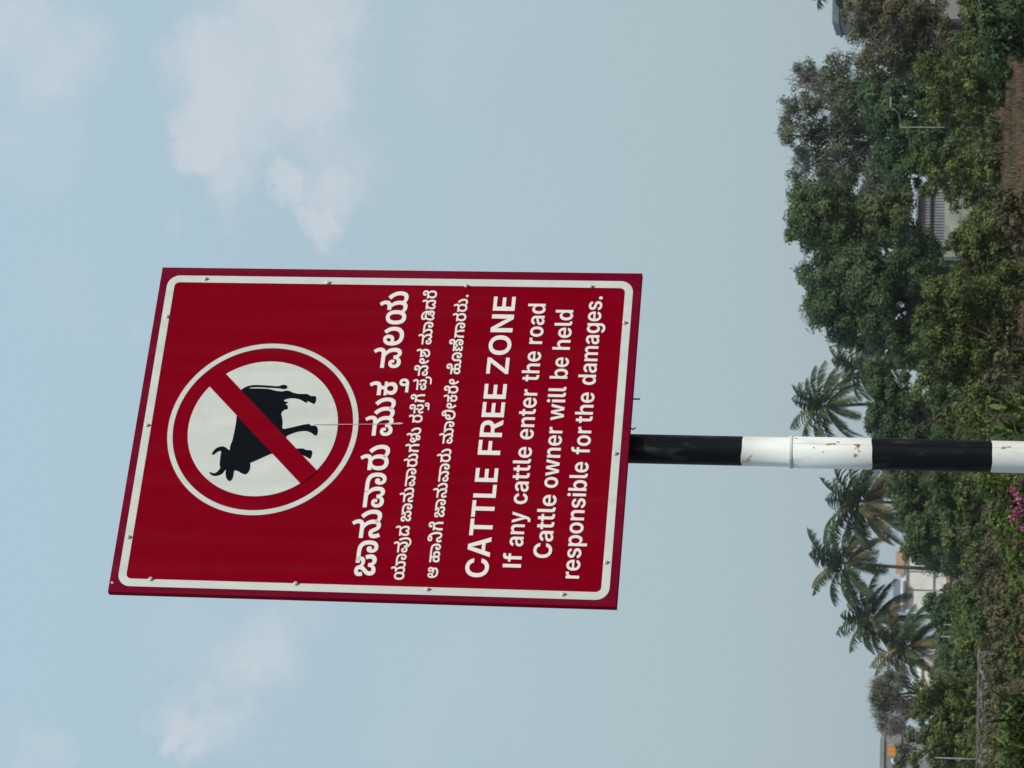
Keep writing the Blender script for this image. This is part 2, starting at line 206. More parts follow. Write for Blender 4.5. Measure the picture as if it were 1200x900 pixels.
 'k1_74': '350,412 350,363* 313,294* 246,256* 200,256 161,256* 93,290* 71,312 102,390 115,373* 140,354* 166,346* 180,346 212,346* 246,382* 246,414 246,445* 223,474* 208,474 188,474* 155,444* 137,383* 137,336 137,325 137,259* 179,160* 238,93* 264,73 187,-12 144,26* 74,127* 31,252* 31,326 31,402* 77,507* 158,563* 212,563 257,563* 318,524* 350,457*',
 'k1_54': '218,-12 162,-12* 75,25* 26,99* 26,152 26,199* 61,260* 121,299* 158,315 187,328* 228,350* 250,379* 250,401 250,421* 237,445* 217,454* 206,454 194,454* 175,445* 163,425* 163,408 163,396* 170,371* 173,365 70,327 61,347* 51,385* 51,407 51,436* 84,482* 150,510* 199,510 237,510* 300,475* 337,415* 337,380 337,345* 314,293* 261,251* 213,230 185,217* 148,196* 131,173* 131,155 131,138* 147,110* 183,93* 214,93 269,93* 343,134* 379,214* 379,268 379,323* 353,405* 316,460* 298,472 295,493 360,502 406,475* 462,399* 488,309* 488,262 488,180* 425,57* 305,-12*;27,448 27,552 276,552 320,552* 358,561* 367,570 377,577* 383,599* 383,615 383,646* 352,706* 327,735 410,789 451,736* 488,651* 488,597 488,573* 469,514* 449,493 435,479* 394,459* 336,448* 292,448 268,448 218,471 125,448',
 'k1_156': '186,-12 138,-12* 67,33* 27,117* 27,172 27,218* 59,289* 120,331* 162,331 213,331* 269,276* 269,229 269,213* 260,181* 255,169 176,177 179,185* 182,201* 182,210 182,222* 169,241* 157,241 141,241* 120,209* 120,176 120,136* 163,93* 203,93 251,93* 292,150* 295,206 387,206 390,143* 427,93* 449,93 482,93* 505,150* 505,194 505,236* 483,314* 443,380* 388,431* 355,447 474,471 513,445* 576,366* 614,262* 614,199 614,127* 578,34* 512,-12* 466,-12 435,-12* 382,11* 339,63* 320,105 360,103 336,59* 286,9* 226,-12*;27,448 27,552 403,552 446,552* 483,561* 493,570 503,577* 510,599* 510,615 510,646* 478,706* 453,735 536,789 577,736* 614,651* 614,598 614,573* 595,514* 575,493 553,473* 487,448* 414,448;728,-12 665,-12* 576,42* 535,93 583,184 615,134* 670,92* 705,92 751,92* 796,157* 796,218 796,269* 764,363* 708,442* 670,467 753,506 796,473* 865,393* 904,290* 904,222 904,168* 881,81* 836,20* 770,-12*;650,448 650,552 803,552 803,448',
 'k1_216': '183,-12 139,-12* 72,34* 35,133* 35,210 35,287* 77,412* 152,504* 252,552* 312,552 364,552* 443,517* 500,456* 517,417 558,293 542,246 522,220* 476,179* 435,179 408,179* 358,203* 329,253* 329,291 329,342* 390,396* 433,396 455,396* 497,373* 511,362 549,338* 595,249* 595,175 595,119* 556,34* 487,-12* 441,-12 383,-12* 311,44* 285,105 333,111 311,62* 264,8* 213,-12*;198,93 225,93* 258,144* 261,196 352,196 355,141* 392,93* 422,93 440,93* 471,112* 490,158* 490,197 490,228* 482,288* 462,326* 442,326 428,326* 413,309* 413,293 413,274* 433,255* 446,255 460,255* 477,267* 486,292* 486,311 486,341* 464,391* 423,428* 362,448* 323,448 311,448 272,448* 209,413* 167,351* 144,263* 144,211 144,145* 172,93*;263,756 327,756* 436,713* 485,665 512,636* 556,548* 583,445* 583,391 583,349* 575,276* 568,255 491,433 504,441 488,486* 449,562* 419,591 387,622* 314,653* 263,653 227,653* 184,634* 166,605* 166,586 166,563* 183,528* 197,512 121,448 106,470* 80,519* 64,574* 64,602 64,656* 117,724* 207,756*',
 'k1_264': '259,-12 192,-12* 91,48* 35,166* 35,252 35,305* 59,388* 103,451* 136,475 151,448 35,448 35,552 255,552 308,552* 349,566* 360,578 371,590* 380,622* 380,644 380,682* 347,722* 325,722 297,722* 263,689* 263,659 263,651* 265,636* 266,629 237,682 243,690* 260,695* 267,695 284,695* 313,667* 313,643 313,617* 282,590* 254,590 219,590* 182,638* 182,673 182,711* 217,772* 282,808* 328,808 379,808* 449,761* 484,679* 484,629 484,597* 467,531* 445,505 435,494* 400,470* 338,453* 289,449 351,475 399,474 425,451* 463,391* 484,309* 484,252 484,168* 431,50* 331,-12*;260,96 299,96* 350,137* 375,211* 375,262 375,324* 348,407* 297,449* 261,449 223,449* 171,404* 144,321* 144,264 144,178* 206,96*',
 'k1_10': '370,-12 255,-12* 105,70* 32,217* 32,314 32,393* 78,504* 159,563* 212,563 253,563* 309,525* 340,458* 340,414 340,363* 307,293* 244,257* 197,257 170,257* 126,272* 90,296* 74,310 102,394 112,380* 136,360* 165,347* 183,347 216,347* 244,385* 244,415 244,446* 222,474* 206,474 175,474* 138,396* 138,325 138,311 138,270* 161,193* 213,131* 301,96* 367,96 430,96* 512,128* 552,181* 552,211 552,233* 537,264* 518,273 514,275* 510,291* 506,292 459,316* 399,390* 399,442 399,499* 474,563* 539,563 588,563* 654,525* 686,461* 686,424 686,370* 637,291* 602,266 570,244* 508,223* 447,223 323,223 323,316 500,316 519,324* 556,349* 583,389* 583,416 583,441* 560,474* 537,474 519,474* 493,448* 493,427 493,398* 535,356* 570,337 581,331* 599,320* 608,310 635,287* 662,229* 662,193 662,155* 627,81* 555,22* 445,-12*',
 'k1_165': '191,-12 111,-12* 30,91* 30,181 30,267* 114,372* 188,372 217,372* 257,355* 284,321* 292,298 283,290 284,294* 284,308* 284,318 284,346* 267,392* 237,428* 193,449* 165,453 301,465 323,455* 355,419* 373,368* 373,333 373,320* 370,297* 367,286 360,307 368,325* 396,354* 439,372* 466,372 536,372* 615,266* 615,183 615,96* 534,-12* 456,-12 415,-12* 358,11* 320,56* 305,86 338,86 324,56* 283,13* 229,-12*;204,83 239,83* 272,135* 272,180 272,227* 238,277* 207,277 183,277* 153,253* 138,211* 138,181 138,133* 172,83*;439,83 474,83* 507,134* 507,180 507,212* 492,255* 463,277* 444,277 409,277* 373,225* 373,181 373,132* 407,83*;32,448 32,552 489,552 489,448',
 'k1_223': '381,-12 343,-12* 285,16* 232,86* 205,150 199,168* 189,193* 175,204* 166,204 149,204* 133,174* 133,152 133,115* 154,54* 169,23 75,-19 55,19* 25,109* 25,153 25,196* 57,264* 120,304* 166,304 204,304* 272,257* 302,183 316,147* 339,107* 362,93* 377,93 400,93* 435,123* 456,195* 456,255 456,352* 418,512* 352,630* 268,694* 222,694 196,694* 169,669* 169,646 169,622* 194,600* 214,600 242,600* 273,649* 283,686 366,660 356,612* 311,546* 248,514* 209,514 168,514* 104,544* 69,604* 69,647 69,686* 104,747* 175,782* 227,782 308,782* 434,703* 522,561* 566,376* 566,270 566,163* 518,40* 435,-12*',
 'k1_231': '305,-12 219,-12* 97,67* 32,211* 32,311 32,391* 80,503* 162,563* 213,563 254,563* 313,528* 344,461* 344,412 344,365* 311,295* 248,257* 199,257 170,257* 121,276* 82,305* 65,322 97,402 109,385* 135,360* 165,347* 184,347 215,347* 246,381* 246,413 246,446* 223,474* 207,474 188,474* 156,441* 137,369* 137,308 137,242* 174,146* 250,95* 309,95 368,95* 452,155* 496,283* 496,382 496,443* 483,554* 457,643* 417,694* 390,694 366,694* 341,669* 341,646 341,622* 366,600* 388,600 411,600* 441,641* 450,674 517,650 504,600* 460,541* 406,514* 377,514 351,514* 302,531* 264,564* 241,611* 241,642 241,704* 320,782* 388,782 443,782* 525,723* 582,617* 609,472* 609,387 609,292* 570,143* 495,41* 381,-12*',
 'k1_23': '238,-12 178,-12* 93,34* 50,110* 50,156 50,189* 66,240* 98,280* 122,296 115,280 34,279 34,364 185,364 200,374* 216,396* 216,411 216,425* 204,449* 194,461 253,473 295,462 305,449* 315,423* 315,409 315,396* 307,372* 302,364 444,364 444,279 366,280 351,297 374,284* 409,246* 430,193* 430,155 430,111* 389,35* 305,-12*;240,91 284,91* 323,146* 323,184 323,215* 302,262* 265,288* 240,288 214,288* 177,261* 157,215* 157,184 157,145* 197,91*;34,448 34,552 238,552 281,552* 318,561* 328,570 337,577* 344,599* 344,615 344,646* 312,706* 288,735 371,789 411,736* 448,651* 448,598 448,573* 430,514* 410,493 388,474* 321,448* 250,448',
 'k1_271': '191,-12 111,-12* 30,91* 30,181 30,267* 114,372* 188,372 217,372* 257,355* 284,321* 292,298 283,290 284,294* 284,308* 284,318 284,346* 267,392* 237,428* 193,449* 165,453 301,465 323,455* 355,419* 373,368* 373,333 373,320* 370,297* 367,286 360,307 368,325* 396,354* 439,372* 466,372 536,372* 615,266* 615,183 615,96* 534,-12* 456,-12 415,-12* 358,11* 320,56* 305,86 338,86 324,56* 283,13* 229,-12*;204,83 239,83* 272,135* 272,180 272,227* 238,277* 207,277 183,277* 153,253* 138,211* 138,181 138,133* 172,83*;439,83 474,83* 507,134* 507,180 507,212* 492,255* 463,277* 444,277 409,277* 373,225* 373,181 373,132* 407,83*;32,448 32,552 387,552 439,552* 481,566* 492,578 503,590* 511,622* 511,644 511,682* 478,722* 456,722 428,722* 395,689* 395,659 395,651* 397,636* 398,629 368,682 375,690* 391,695* 398,695 416,695* 445,667* 445,643 445,617* 414,590* 386,590 351,590* 313,638* 313,673 313,711* 348,772* 414,808* 459,808 511,808* 581,761* 616,679* 616,629 616,597* 599,531* 576,505 567,494* 533,467* 460,448* 393,448',
 'k1_64': '65,-12 -1,-12* -91,50* -135,101 -69,171 -40,130* 9,92* 43,92 79,92* 106,130* 106,165 106,201* 103,253* 100,300* 100,329 100,402* 156,507* 260,563* 331,563 398,563* 497,514* 562,425* 594,308* 594,240 594,159* 549,46* 469,-12* 413,-12 365,-12* 296,30* 259,107* 259,159 259,202* 285,262* 331,295* 361,295 396,295* 435,257* 435,224 435,193* 408,160* 386,160 369,160* 342,179* 335,197 357,214 352,204* 347,177* 347,163 347,134* 371,86* 405,86 431,86* 466,118* 486,186* 486,240 486,305* 451,404* 382,460* 331,460 293,460* 238,425* 208,358* 208,311 208,286* 211,238* 213,184* 213,149 213,92* 174,21* 107,-12*',
 'k1_252': '174,-12 93,-12* 25,61* 25,113 25,144* 54,197* 116,233* 163,241 168,208 120,215* 59,249* 29,298* 29,329 29,370* 73,424* 140,450* 174,450 216,450* 280,430* 331,385* 348,348 309,347 326,377* 367,417* 416,440* 474,450* 509,450 542,450* 608,422* 660,364* 692,276* 692,215 692,147* 647,45* 554,-12* 481,-12 412,-12* 335,72* 335,139 335,181* 366,239* 421,270* 457,270 500,270* 553,220* 553,175 553,162* 548,133* 544,123 469,127 470,134* 473,147* 473,154 473,167* 461,183* 449,183 439,183* 424,158* 424,139 424,113* 451,81* 487,81 531,81* 585,139* 585,216 585,221 585,290* 530,375* 476,375 437,375* 388,328* 378,286 285,286 275,326* 233,375* 195,375 167,375* 139,348* 139,325 139,311* 149,289* 159,280 169,273* 194,266* 215,266 231,266 231,180 214,180 189,180* 161,175* 151,167 144,162* 134,145* 134,132 134,112* 159,85* 194,85 212,85* 250,97* 266,110 315,30 296,16* 250,-2* 200,-12*;29,449 29,552 462,552 514,552* 556,566* 567,578 578,590* 587,622* 587,644 587,682* 554,722* 531,722 503,722* 470,689* 470,659 470,651* 472,636* 473,629 443,682 450,690* 467,695* 473,695 491,695* 520,667* 520,643 520,617* 489,590* 461,590 426,590* 388,638* 388,673 388,711* 423,772* 489,808* 534,808 586,808* 656,761* 691,679* 691,629 691,597* 673,532* 651,506 638,491* 598,465* 529,449* 474,449',
 'k1_136': '385,552 385,445 383,452 395,459 438,423* 478,320* 489,201* 489,139 489,0 374,0 374,134 374,198* 369,281* 357,343* 347,373 335,408* 292,449* 266,449 247,449* 216,429* 193,393* 185,369 175,340* 163,277* 159,194* 159,134 159,0 44,0 44,139 44,210* 60,335* 106,437* 150,470 174,448 41,448 41,552',
 'k1_417': '62,63 62,100* 97,138* 130,138 162,138* 198,101* 198,63 198,26* 161,-12* 130,-12 98,-12* 62,28*',
 'e_73': '781,-21 581,-21* 267,162* 86,505* 86,744 86,985* 268,1328* 582,1511* 781,1511 908,1511* 1127,1439* 1297,1301* 1406,1104* 1423,979 1126,979 1114,1044* 1054,1144* 965,1214* 852,1250* 786,1250 664,1250* 483,1129* 383,903* 383,744 383,583* 484,358* 664,240* 785,240 851,240* 964,276* 1053,346* 1114,446* 1127,510 1424,510 1409,399* 1306,206* 1139,60* 916,-21*',
 'e_2': '36,0 553,1490 933,1490 1458,0 1133,0 888,738 845,872* 758,1186* 707,1380 776,1380 726,1186* 641,870* 600,738 358,0;354,347 354,581 1140,581 1140,347',
 'e_411': '67,1242 67,1490 1274,1490 1274,1242 818,1242 818,0 524,0 524,1242',
 'e_281': '131,0 131,1490 425,1490 425,248 1084,248 1084,0',
 'e_95': '131,0 131,1490 1143,1490 1143,1242 425,1242 425,874 1089,874 1089,631 425,631 425,248 1145,248 1145,0',
 'e_137': '131,0 131,1490 1121,1490 1121,1242 425,1242 425,833 1060,833 1060,590 425,590 425,0',
 'e_384': '131,0 131,1490 711,1490 880,1490* 1119,1371* 1245,1153* 1245,1007 1245,860* 1116,648* 872,533* 701,533 305,533 305,772 672,772 763,772* 886,827* 947,932* 947,1007 947,1082* 885,1189* 763,1246* 671,1246 425,1246 425,0;968,0 612,676 929,676 1292,0',
 'e_496': '96,0 96,195 726,1050 782,1124* 909,1273* 975,1347 1001,1251 904,1245* 709,1242* 611,1242 101,1242 101,1490 1236,1490 1236,1294 616,453 558,375* 426,220* 359,143 332,239 432,245* 631,248* 731,248 1240,248 1240,0',
 'e_321': '781,-21 583,-21* 268,162* 86,505* 86,744 86,985* 268,1328* 583,1511* 781,1511 979,1511* 1293,1328* 1475,985* 1475,744 1475,504* 1293,161* 979,-21*;781,240 898,240* 1077,357* 1178,582* 1178,744 1178,907* 1077,1133* 898,1250* 781,1250 664,1250* 485,1133* 383,907* 383,744 383,582* 485,357* 664,240*',
 'e_300': '131,0 131,1490 455,1490 941,713 972,664* 1043,536* 1120,382* 1156,294 1125,269 1119,347* 1110,527* 1104,693* 1104,747 1104,1490 1402,1490 1402,0 1078,0 637,703 598,767* 517,908* 425,1083* 366,1198 408,1210 415,1101* 424,905* 430,751* 430,704 430,0',
 'e_I': '180,0 180,1490 478,1490 478,0',
 'e_647': '721,1097 721,884 19,884 19,1097;217,0 217,1212 217,1320* 305,1464* 461,1537* 563,1537 626,1537* 729,1522* 752,1516 716,1303 701,1307* 645,1314* 617,1314 548,1314* 490,1250* 490,1187 490,0',
 'e_507': '441,-21 335,-21* 168,53* 71,200* 71,309 71,402* 140,524* 259,598* 410,636* 492,644 589,654* 708,671* 762,706* 762,743 762,749 762,798* 718,868* 635,906* 575,906 515,906* 424,868* 368,805* 358,766 103,798 126,900* 255,1040* 453,1114* 577,1114 668,1114* 833,1071* 961,981* 1035,839* 1035,739 1035,0 771,0 771,153 763,153 738,104* 651,25* 526,-21*;514,177 591,177* 703,237* 764,336* 764,397 764,519 751,510* 698,494* 630,481* 560,470* 531,466 475,459* 386,423* 335,362* 335,314 335,270* 381,209* 461,177*',
 'e_773': '399,632 399,0 125,0 125,1097 388,1097 391,822 361,822 408,964* 591,1114* 730,1114 844,1114* 1015,1015* 1110,828* 1110,694 1110,0 836,0 836,649 836,759* 725,880* 626,880 561,880* 458,824* 399,714*',
 'e_998': '126,-404 169,-191 234,-197 285,-207* 362,-190* 413,-130* 425,-76 446,-1 29,1097 320,1097 514,520 548,417* 596,213* 623,106 552,106 579,213* 633,419* 667,520 867,1097 1154,1097 679,-149 646,-237* 546,-360* 404,-423* 307,-423 255,-423* 160,-412*',
 'e_586': '611,-23 449,-23* 209,120* 77,376* 77,545 77,715* 209,972* 449,1115* 611,1115 709,1115* 874,1061* 1002,963* 1084,825* 1098,739 839,705 830,748* 792,817* 735,867* 660,894* 614,894 530,894* 415,805* 356,648* 356,545 356,444* 415,287* 529,198* 614,198 660,198* 736,225* 793,276* 831,349* 840,393 1100,359 1087,272* 1005,132* 876,31* 709,-23*',
 'e_889': '673,1097 673,884 19,884 19,1097;185,1371 459,1371 459,317 459,260* 507,210* 566,210 585,210* 647,216* 665,218 693,7 654,-3* 562,-10* 519,-10 354,-10* 185,142* 185,288',
 'e_751': '445,-5 279,-5* 125,135* 125,280 125,1490 399,1490 399,317 399,260* 438,213* 487,213 507,213* 533,215* 543,217 573,10 550,5* 484,-5*',
 'e_614': '615,-23 450,-23* 208,118* 77,373* 77,544 77,713* 208,970* 444,1115* 601,1115 710,1115* 897,1043* 1038,902* 1116,693* 1116,555 1116,476 193,476 193,656 981,656 855,607 855,697* 797,830* 685,903* 604,903 523,903* 408,829* 348,700* 348,618 348,494 348,397* 414,260* 537,188* 620,188 678,188* 769,221* 834,285* 850,330 1101,296 1076,201* 943,57* 742,-23*',
 'e_852': '125,0 125,1097 390,1097 390,911 399,911 429,1009* 569,1110* 667,1110 691,1110* 741,1107* 759,1104 759,858 742,863* 670,870* 635,870 568,870* 460,811* 399,703* 399,629 399,0',
 'e_670': '399,632 399,0 125,0 125,1490 396,1490 396,822 361,822 408,964* 591,1114* 730,1114 844,1114* 1015,1015* 1111,828* 1111,694 1111,0 836,0 836,649 836,759* 725,880* 626,880 561,880* 458,824* 399,714*',
 'e_790': '613,-23 450,-23* 210,120* 77,375* 77,545 77,716* 210,972* 450,1115* 613,1115 776,1115* 1016,972* 1148,716* 1148,545 1148,375* 1016,120* 776,-23*;613,199 696,199* 811,288* 870,445* 870,545 870,647* 811,804* 696,893* 613,893 530,893* 415,804* 356,648* 356,545 356,445* 415,288* 529,199*',
 'e_597': '536,-20 403,-20* 195,115* 77,370* 77,548 77,727* 198,981* 405,1114* 534,1114 623,1114* 746,1058* 828,971* 852,924 860,924 860,1490 1134,1490 1134,0 865,0 865,172 854,172 830,124* 746,36* 622,-20*;611,203 692,203* 807,290* 868,445* 868,548 868,652* 807,806* 692,891* 611,891 530,891* 416,805* 357,651* 357,548 357,445* 416,290* 530,203*',
 'e_984': '361,0 31,1097 318,1097 423,682 450,573* 507,320* 534,176 499,176 527,317* 587,571* 616,682 724,1097 979,1097 1085,682 1113,571* 1173,319* 1201,176 1166,176 1193,318* 1248,571* 1275,682 1380,1097 1670,1097 1339,0 1060,0 933,441 914,507* 878,656* 843,811* 825,882 876,882 859,811* 823,656* 787,506* 768,441 640,0',
 'e_689': '125,0 125,1097 399,1097 399,0;262,1249 197,1249* 105,1335* 105,1396 105,1459* 197,1544* 262,1544 328,1544* 420,1459* 420,1396 420,1335* 328,1249*',
 'e_578': '723,-20 638,-20* 513,36* 430,124* 405,172 394,172 394,0 125,0 125,1490 399,1490 399,924 407,924 432,971* 513,1058* 637,1114* 725,1114 855,1114* 1061,981* 1182,727* 1182,548 1182,370* 1064,115* 857,-20*;649,203 730,203* 843,290* 902,445* 902,548 902,651* 843,805* 730,891* 649,891 567,891* 452,806* 391,652* 391,548 391,445* 452,290* 568,203*',
 'e_871': '554,-23 423,-23* 219,54* 91,203* 75,309 336,340 353,261* 465,181* 557,181 648,181* 753,252* 753,305 753,352* 679,410* 607,425 419,465 261,498* 104,654* 104,777 104,879* 216,1031* 419,1114* 554,1114 684,1114* 875,1037* 990,897* 1005,801 758,771 745,832* 645,913* 559,913 479,913* 377,845* 377,791 377,745* 448,685* 524,669 719,629 878,596* 1032,449* 1032,331 1032,225* 910,65* 695,-23*',
 'e_843': '125,-418 125,1097 394,1097 394,925 406,925 430,971* 512,1058* 637,1114* 725,1114 855,1114* 1061,981* 1182,727* 1182,548 1182,370* 1064,115* 857,-20* 723,-20 638,-20* 514,36* 432,123* 407,171 399,171 399,-418;649,203 730,203* 843,290* 902,445* 902,548 902,651* 843,805* 730,891* 649,891 567,891* 452,806* 391,652* 391,548 391,445* 452,290* 568,203*',
 'e_766': '125,0 125,1097 384,1097 392,838 372,838 398,934* 500,1057* 635,1116* 709,1116 830,1116* 988,968* 1016,828 983,828 1006,922* 1115,1051* 1266,1116* 1352,1116 1453,1116* 1614,1028* 1707,859* 1707,735 1707,0 1434,0 1434,690 1434,790* 1324,885* 1246,885 1186,885* 1097,833* 1049,740* 1049,679 1049,0 784,0 784,700 784,785* 681,885* 600,885 545,885* 453,834* 399,736* 399,664 399,0',
 'e_658': '613,-439 474,-439* 271,-365* 146,-234* 123,-149 367,-99 382,-134* 443,-196* 542,-234* 613,-234 730,-234* 864,-119* 864,-2 864,191 849,191 825,143* 744,60* 621,9* 535,9 404,9* 197,135* 77,378* 77,552 77,730* 199,981* 406,1114* 536,1114 623,1114* 748,1058* 832,969* 857,921 866,921 866,1097 1136,1097 1136,12 1136,-143* 1001,-342* 765,-439*;611,225 693,225* 808,305* 869,453* 869,555 869,657* 808,808* 693,892* 611,892 530,892* 416,807* 357,656* 357,555 357,453* 417,305* 531,225*',
 'e_1376': '277,-18 209,-18* 113,77* 113,145 113,214* 209,309* 277,309 346,309* 442,214* 442,145 442,77* 346,-18*',
}
WORDS = [
 (0, -257.59, -20.32, 0.061907, 0.058500, [('k0_140', 0), ('k0_60', 661), ('k0_42', 1060), ('k0_63', 1647), ('k0_161', 1927), ('k0_60', 2587), ('k0_49', 2986), ('k0_63', 3512)]),
 (0, -10.42, -20.32, 0.060158, 0.058500, [('k0_47', 0), ('k0_63', 941), ('k0_23', 1220), ('k0_111', 1704)]),
 (0, 113.61, -20.32, 0.062762, 0.058500, [('k0_53', 0), ('k0_51', 661), ('k0_48', 1286)]),
 (1, -261.66, -67.27, 0.032358, 0.028600, [('k1_157', 0), ('k1_60', 1070), ('k1_53', 1460), ('k1_276', 2109), ('k1_40', 2344)]),
 (1, -160.79, -67.27, 0.032835, 0.028600, [('k1_140', 0), ('k1_60', 648), ('k1_42', 1038), ('k1_63', 1617), ('k1_161', 1896), ('k1_60', 2545), ('k1_49', 2935), ('k1_63', 3455), ('k1_25', 3734), ('k1_52', 4267), ('k1_280', 4850)]),
 (1, 15.06, -67.27, 0.032642, 0.028600, [('k1_49', 0), ('k1_270', 520), ('k1_111', 1099), ('k1_242', 1139)]),
 (1, 74.89, -67.27, 0.033751, 0.028600, [('k1_43', 0), ('k1_122', 647), ('k1_267', 771), ('k1_74', 1420), ('k1_54', 1794)]),
 (1, 159.19, -67.27, 0.033618, 0.028600, [('k1_156', 0), ('k1_60', 940), ('k1_216', 1330), ('k1_40', 1957), ('k1_264', 2571)]),
 (2, -256.72, -119.86, 0.028746, 0.028600, [('k1_10', 0)]),
 (2, -230.01, -119.86, 0.033594, 0.028600, [('k1_165', 0), ('k1_60', 645), ('k1_223', 1035), ('k1_242', 1637)]),
 (2, -151.90, -119.86, 0.033127, 0.028600, [('k1_140', 0), ('k1_60', 648), ('k1_42', 1038), ('k1_63', 1617), ('k1_161', 1896), ('k1_60', 2545), ('k1_49', 2935), ('k1_63', 3455)]),
 (2, -21.27, -119.86, 0.032048, 0.028600, [('k1_156', 0), ('k1_60', 940), ('k1_231', 1330), ('k1_74', 1977), ('k1_23', 2350), ('k1_264', 2827), ('k1_74', 3346)]),
 (2, 104.89, -119.86, 0.033767, 0.028600, [('k1_271', 0), ('k1_64', 645), ('k1_252', 1273), ('k1_136', 1997), ('k1_60', 2530), ('k1_49', 2920), ('k1_49', 3440), ('k1_63', 3960), ('k1_417', 4239)]),
 (3, -254.37, -198.45, 0.024071, 0.024161, [('e_73', 0), ('e_2', 1504), ('e_411', 2999), ('e_411', 4339), ('e_281', 5679), ('e_95', 6830)]),
 (3, -42.31, -198.45, 0.026785, 0.024161, [('e_137', 0), ('e_384', 1197), ('e_95', 2535), ('e_95', 3776)]),
 (3, 105.58, -198.45, 0.026289, 0.024161, [('e_496', 0), ('e_321', 1334), ('e_300', 2895), ('e_95', 4429)]),
 (4, -237.61, -248.77, 0.020081, 0.019195, [('e_I', 0), ('e_647', 658)]),
 (4, -198.83, -248.77, 0.017277, 0.019195, [('e_507', 0), ('e_773', 1160), ('e_998', 2396)]),
 (4, -125.73, -248.77, 0.018613, 0.019195, [('e_586', 0), ('e_507', 1173), ('e_889', 2333), ('e_889', 3067), ('e_751', 3800), ('e_614', 4393)]),
 (4, -11.19, -248.77, 0.018032, 0.019195, [('e_614', 0), ('e_773', 1190), ('e_889', 2425), ('e_614', 3158), ('e_852', 4348)]),
 (4, 95.06, -248.77, 0.017971, 0.019195, [('e_889', 0), ('e_670', 733), ('e_614', 1969)]),
 (4, 162.16, -248.77, 0.017948, 0.019195, [('e_852', 0), ('e_790', 795), ('e_507', 2021), ('e_597', 3181)]),
 (5, -217.94, -294.71, 0.019038, 0.019195, [('e_73', 0), ('e_507', 1503), ('e_889', 2663), ('e_889', 3396), ('e_751', 4129), ('e_614', 4722)]),
 (5, -95.88, -294.71, 0.017914, 0.019195, [('e_790', 0), ('e_984', 1226), ('e_773', 2927), ('e_614', 4163), ('e_852', 5352)]),
 (5, 25.04, -294.71, 0.018149, 0.019195, [('e_984', 0), ('e_689', 1702), ('e_751', 2226), ('e_751', 2819)]),
 (5, 99.13, -294.71, 0.017377, 0.019195, [('e_578', 0), ('e_614', 1259)]),
 (5, 152.30, -294.71, 0.018399, 0.019195, [('e_670', 0), ('e_614', 1236), ('e_751', 2426), ('e_597', 3018)]),
 (6, -252.04, -340.75, 0.017912, 0.019195, [('e_852', 0), ('e_614', 795), ('e_871', 1985), ('e_843', 3090), ('e_790', 4349), ('e_773', 5575), ('e_871', 6810), ('e_689', 7915), ('e_578', 8440), ('e_751', 9699), ('e_614', 10292)]),
 (6, -34.24, -340.75, 0.017700, 0.019195, [('e_647', 0), ('e_790', 780), ('e_852', 2006)]),
 (6, 21.56, -340.75, 0.017971, 0.019195, [('e_889', 0), ('e_670', 733), ('e_614', 1969)]),
 (6, 89.55, -340.75, 0.017594, 0.019195, [('e_597', 0), ('e_507', 1259), ('e_766', 2419), ('e_507', 4252), ('e_658', 5412), ('e_614', 6673), ('e_871', 7863), ('e_1376', 8968)]),
]
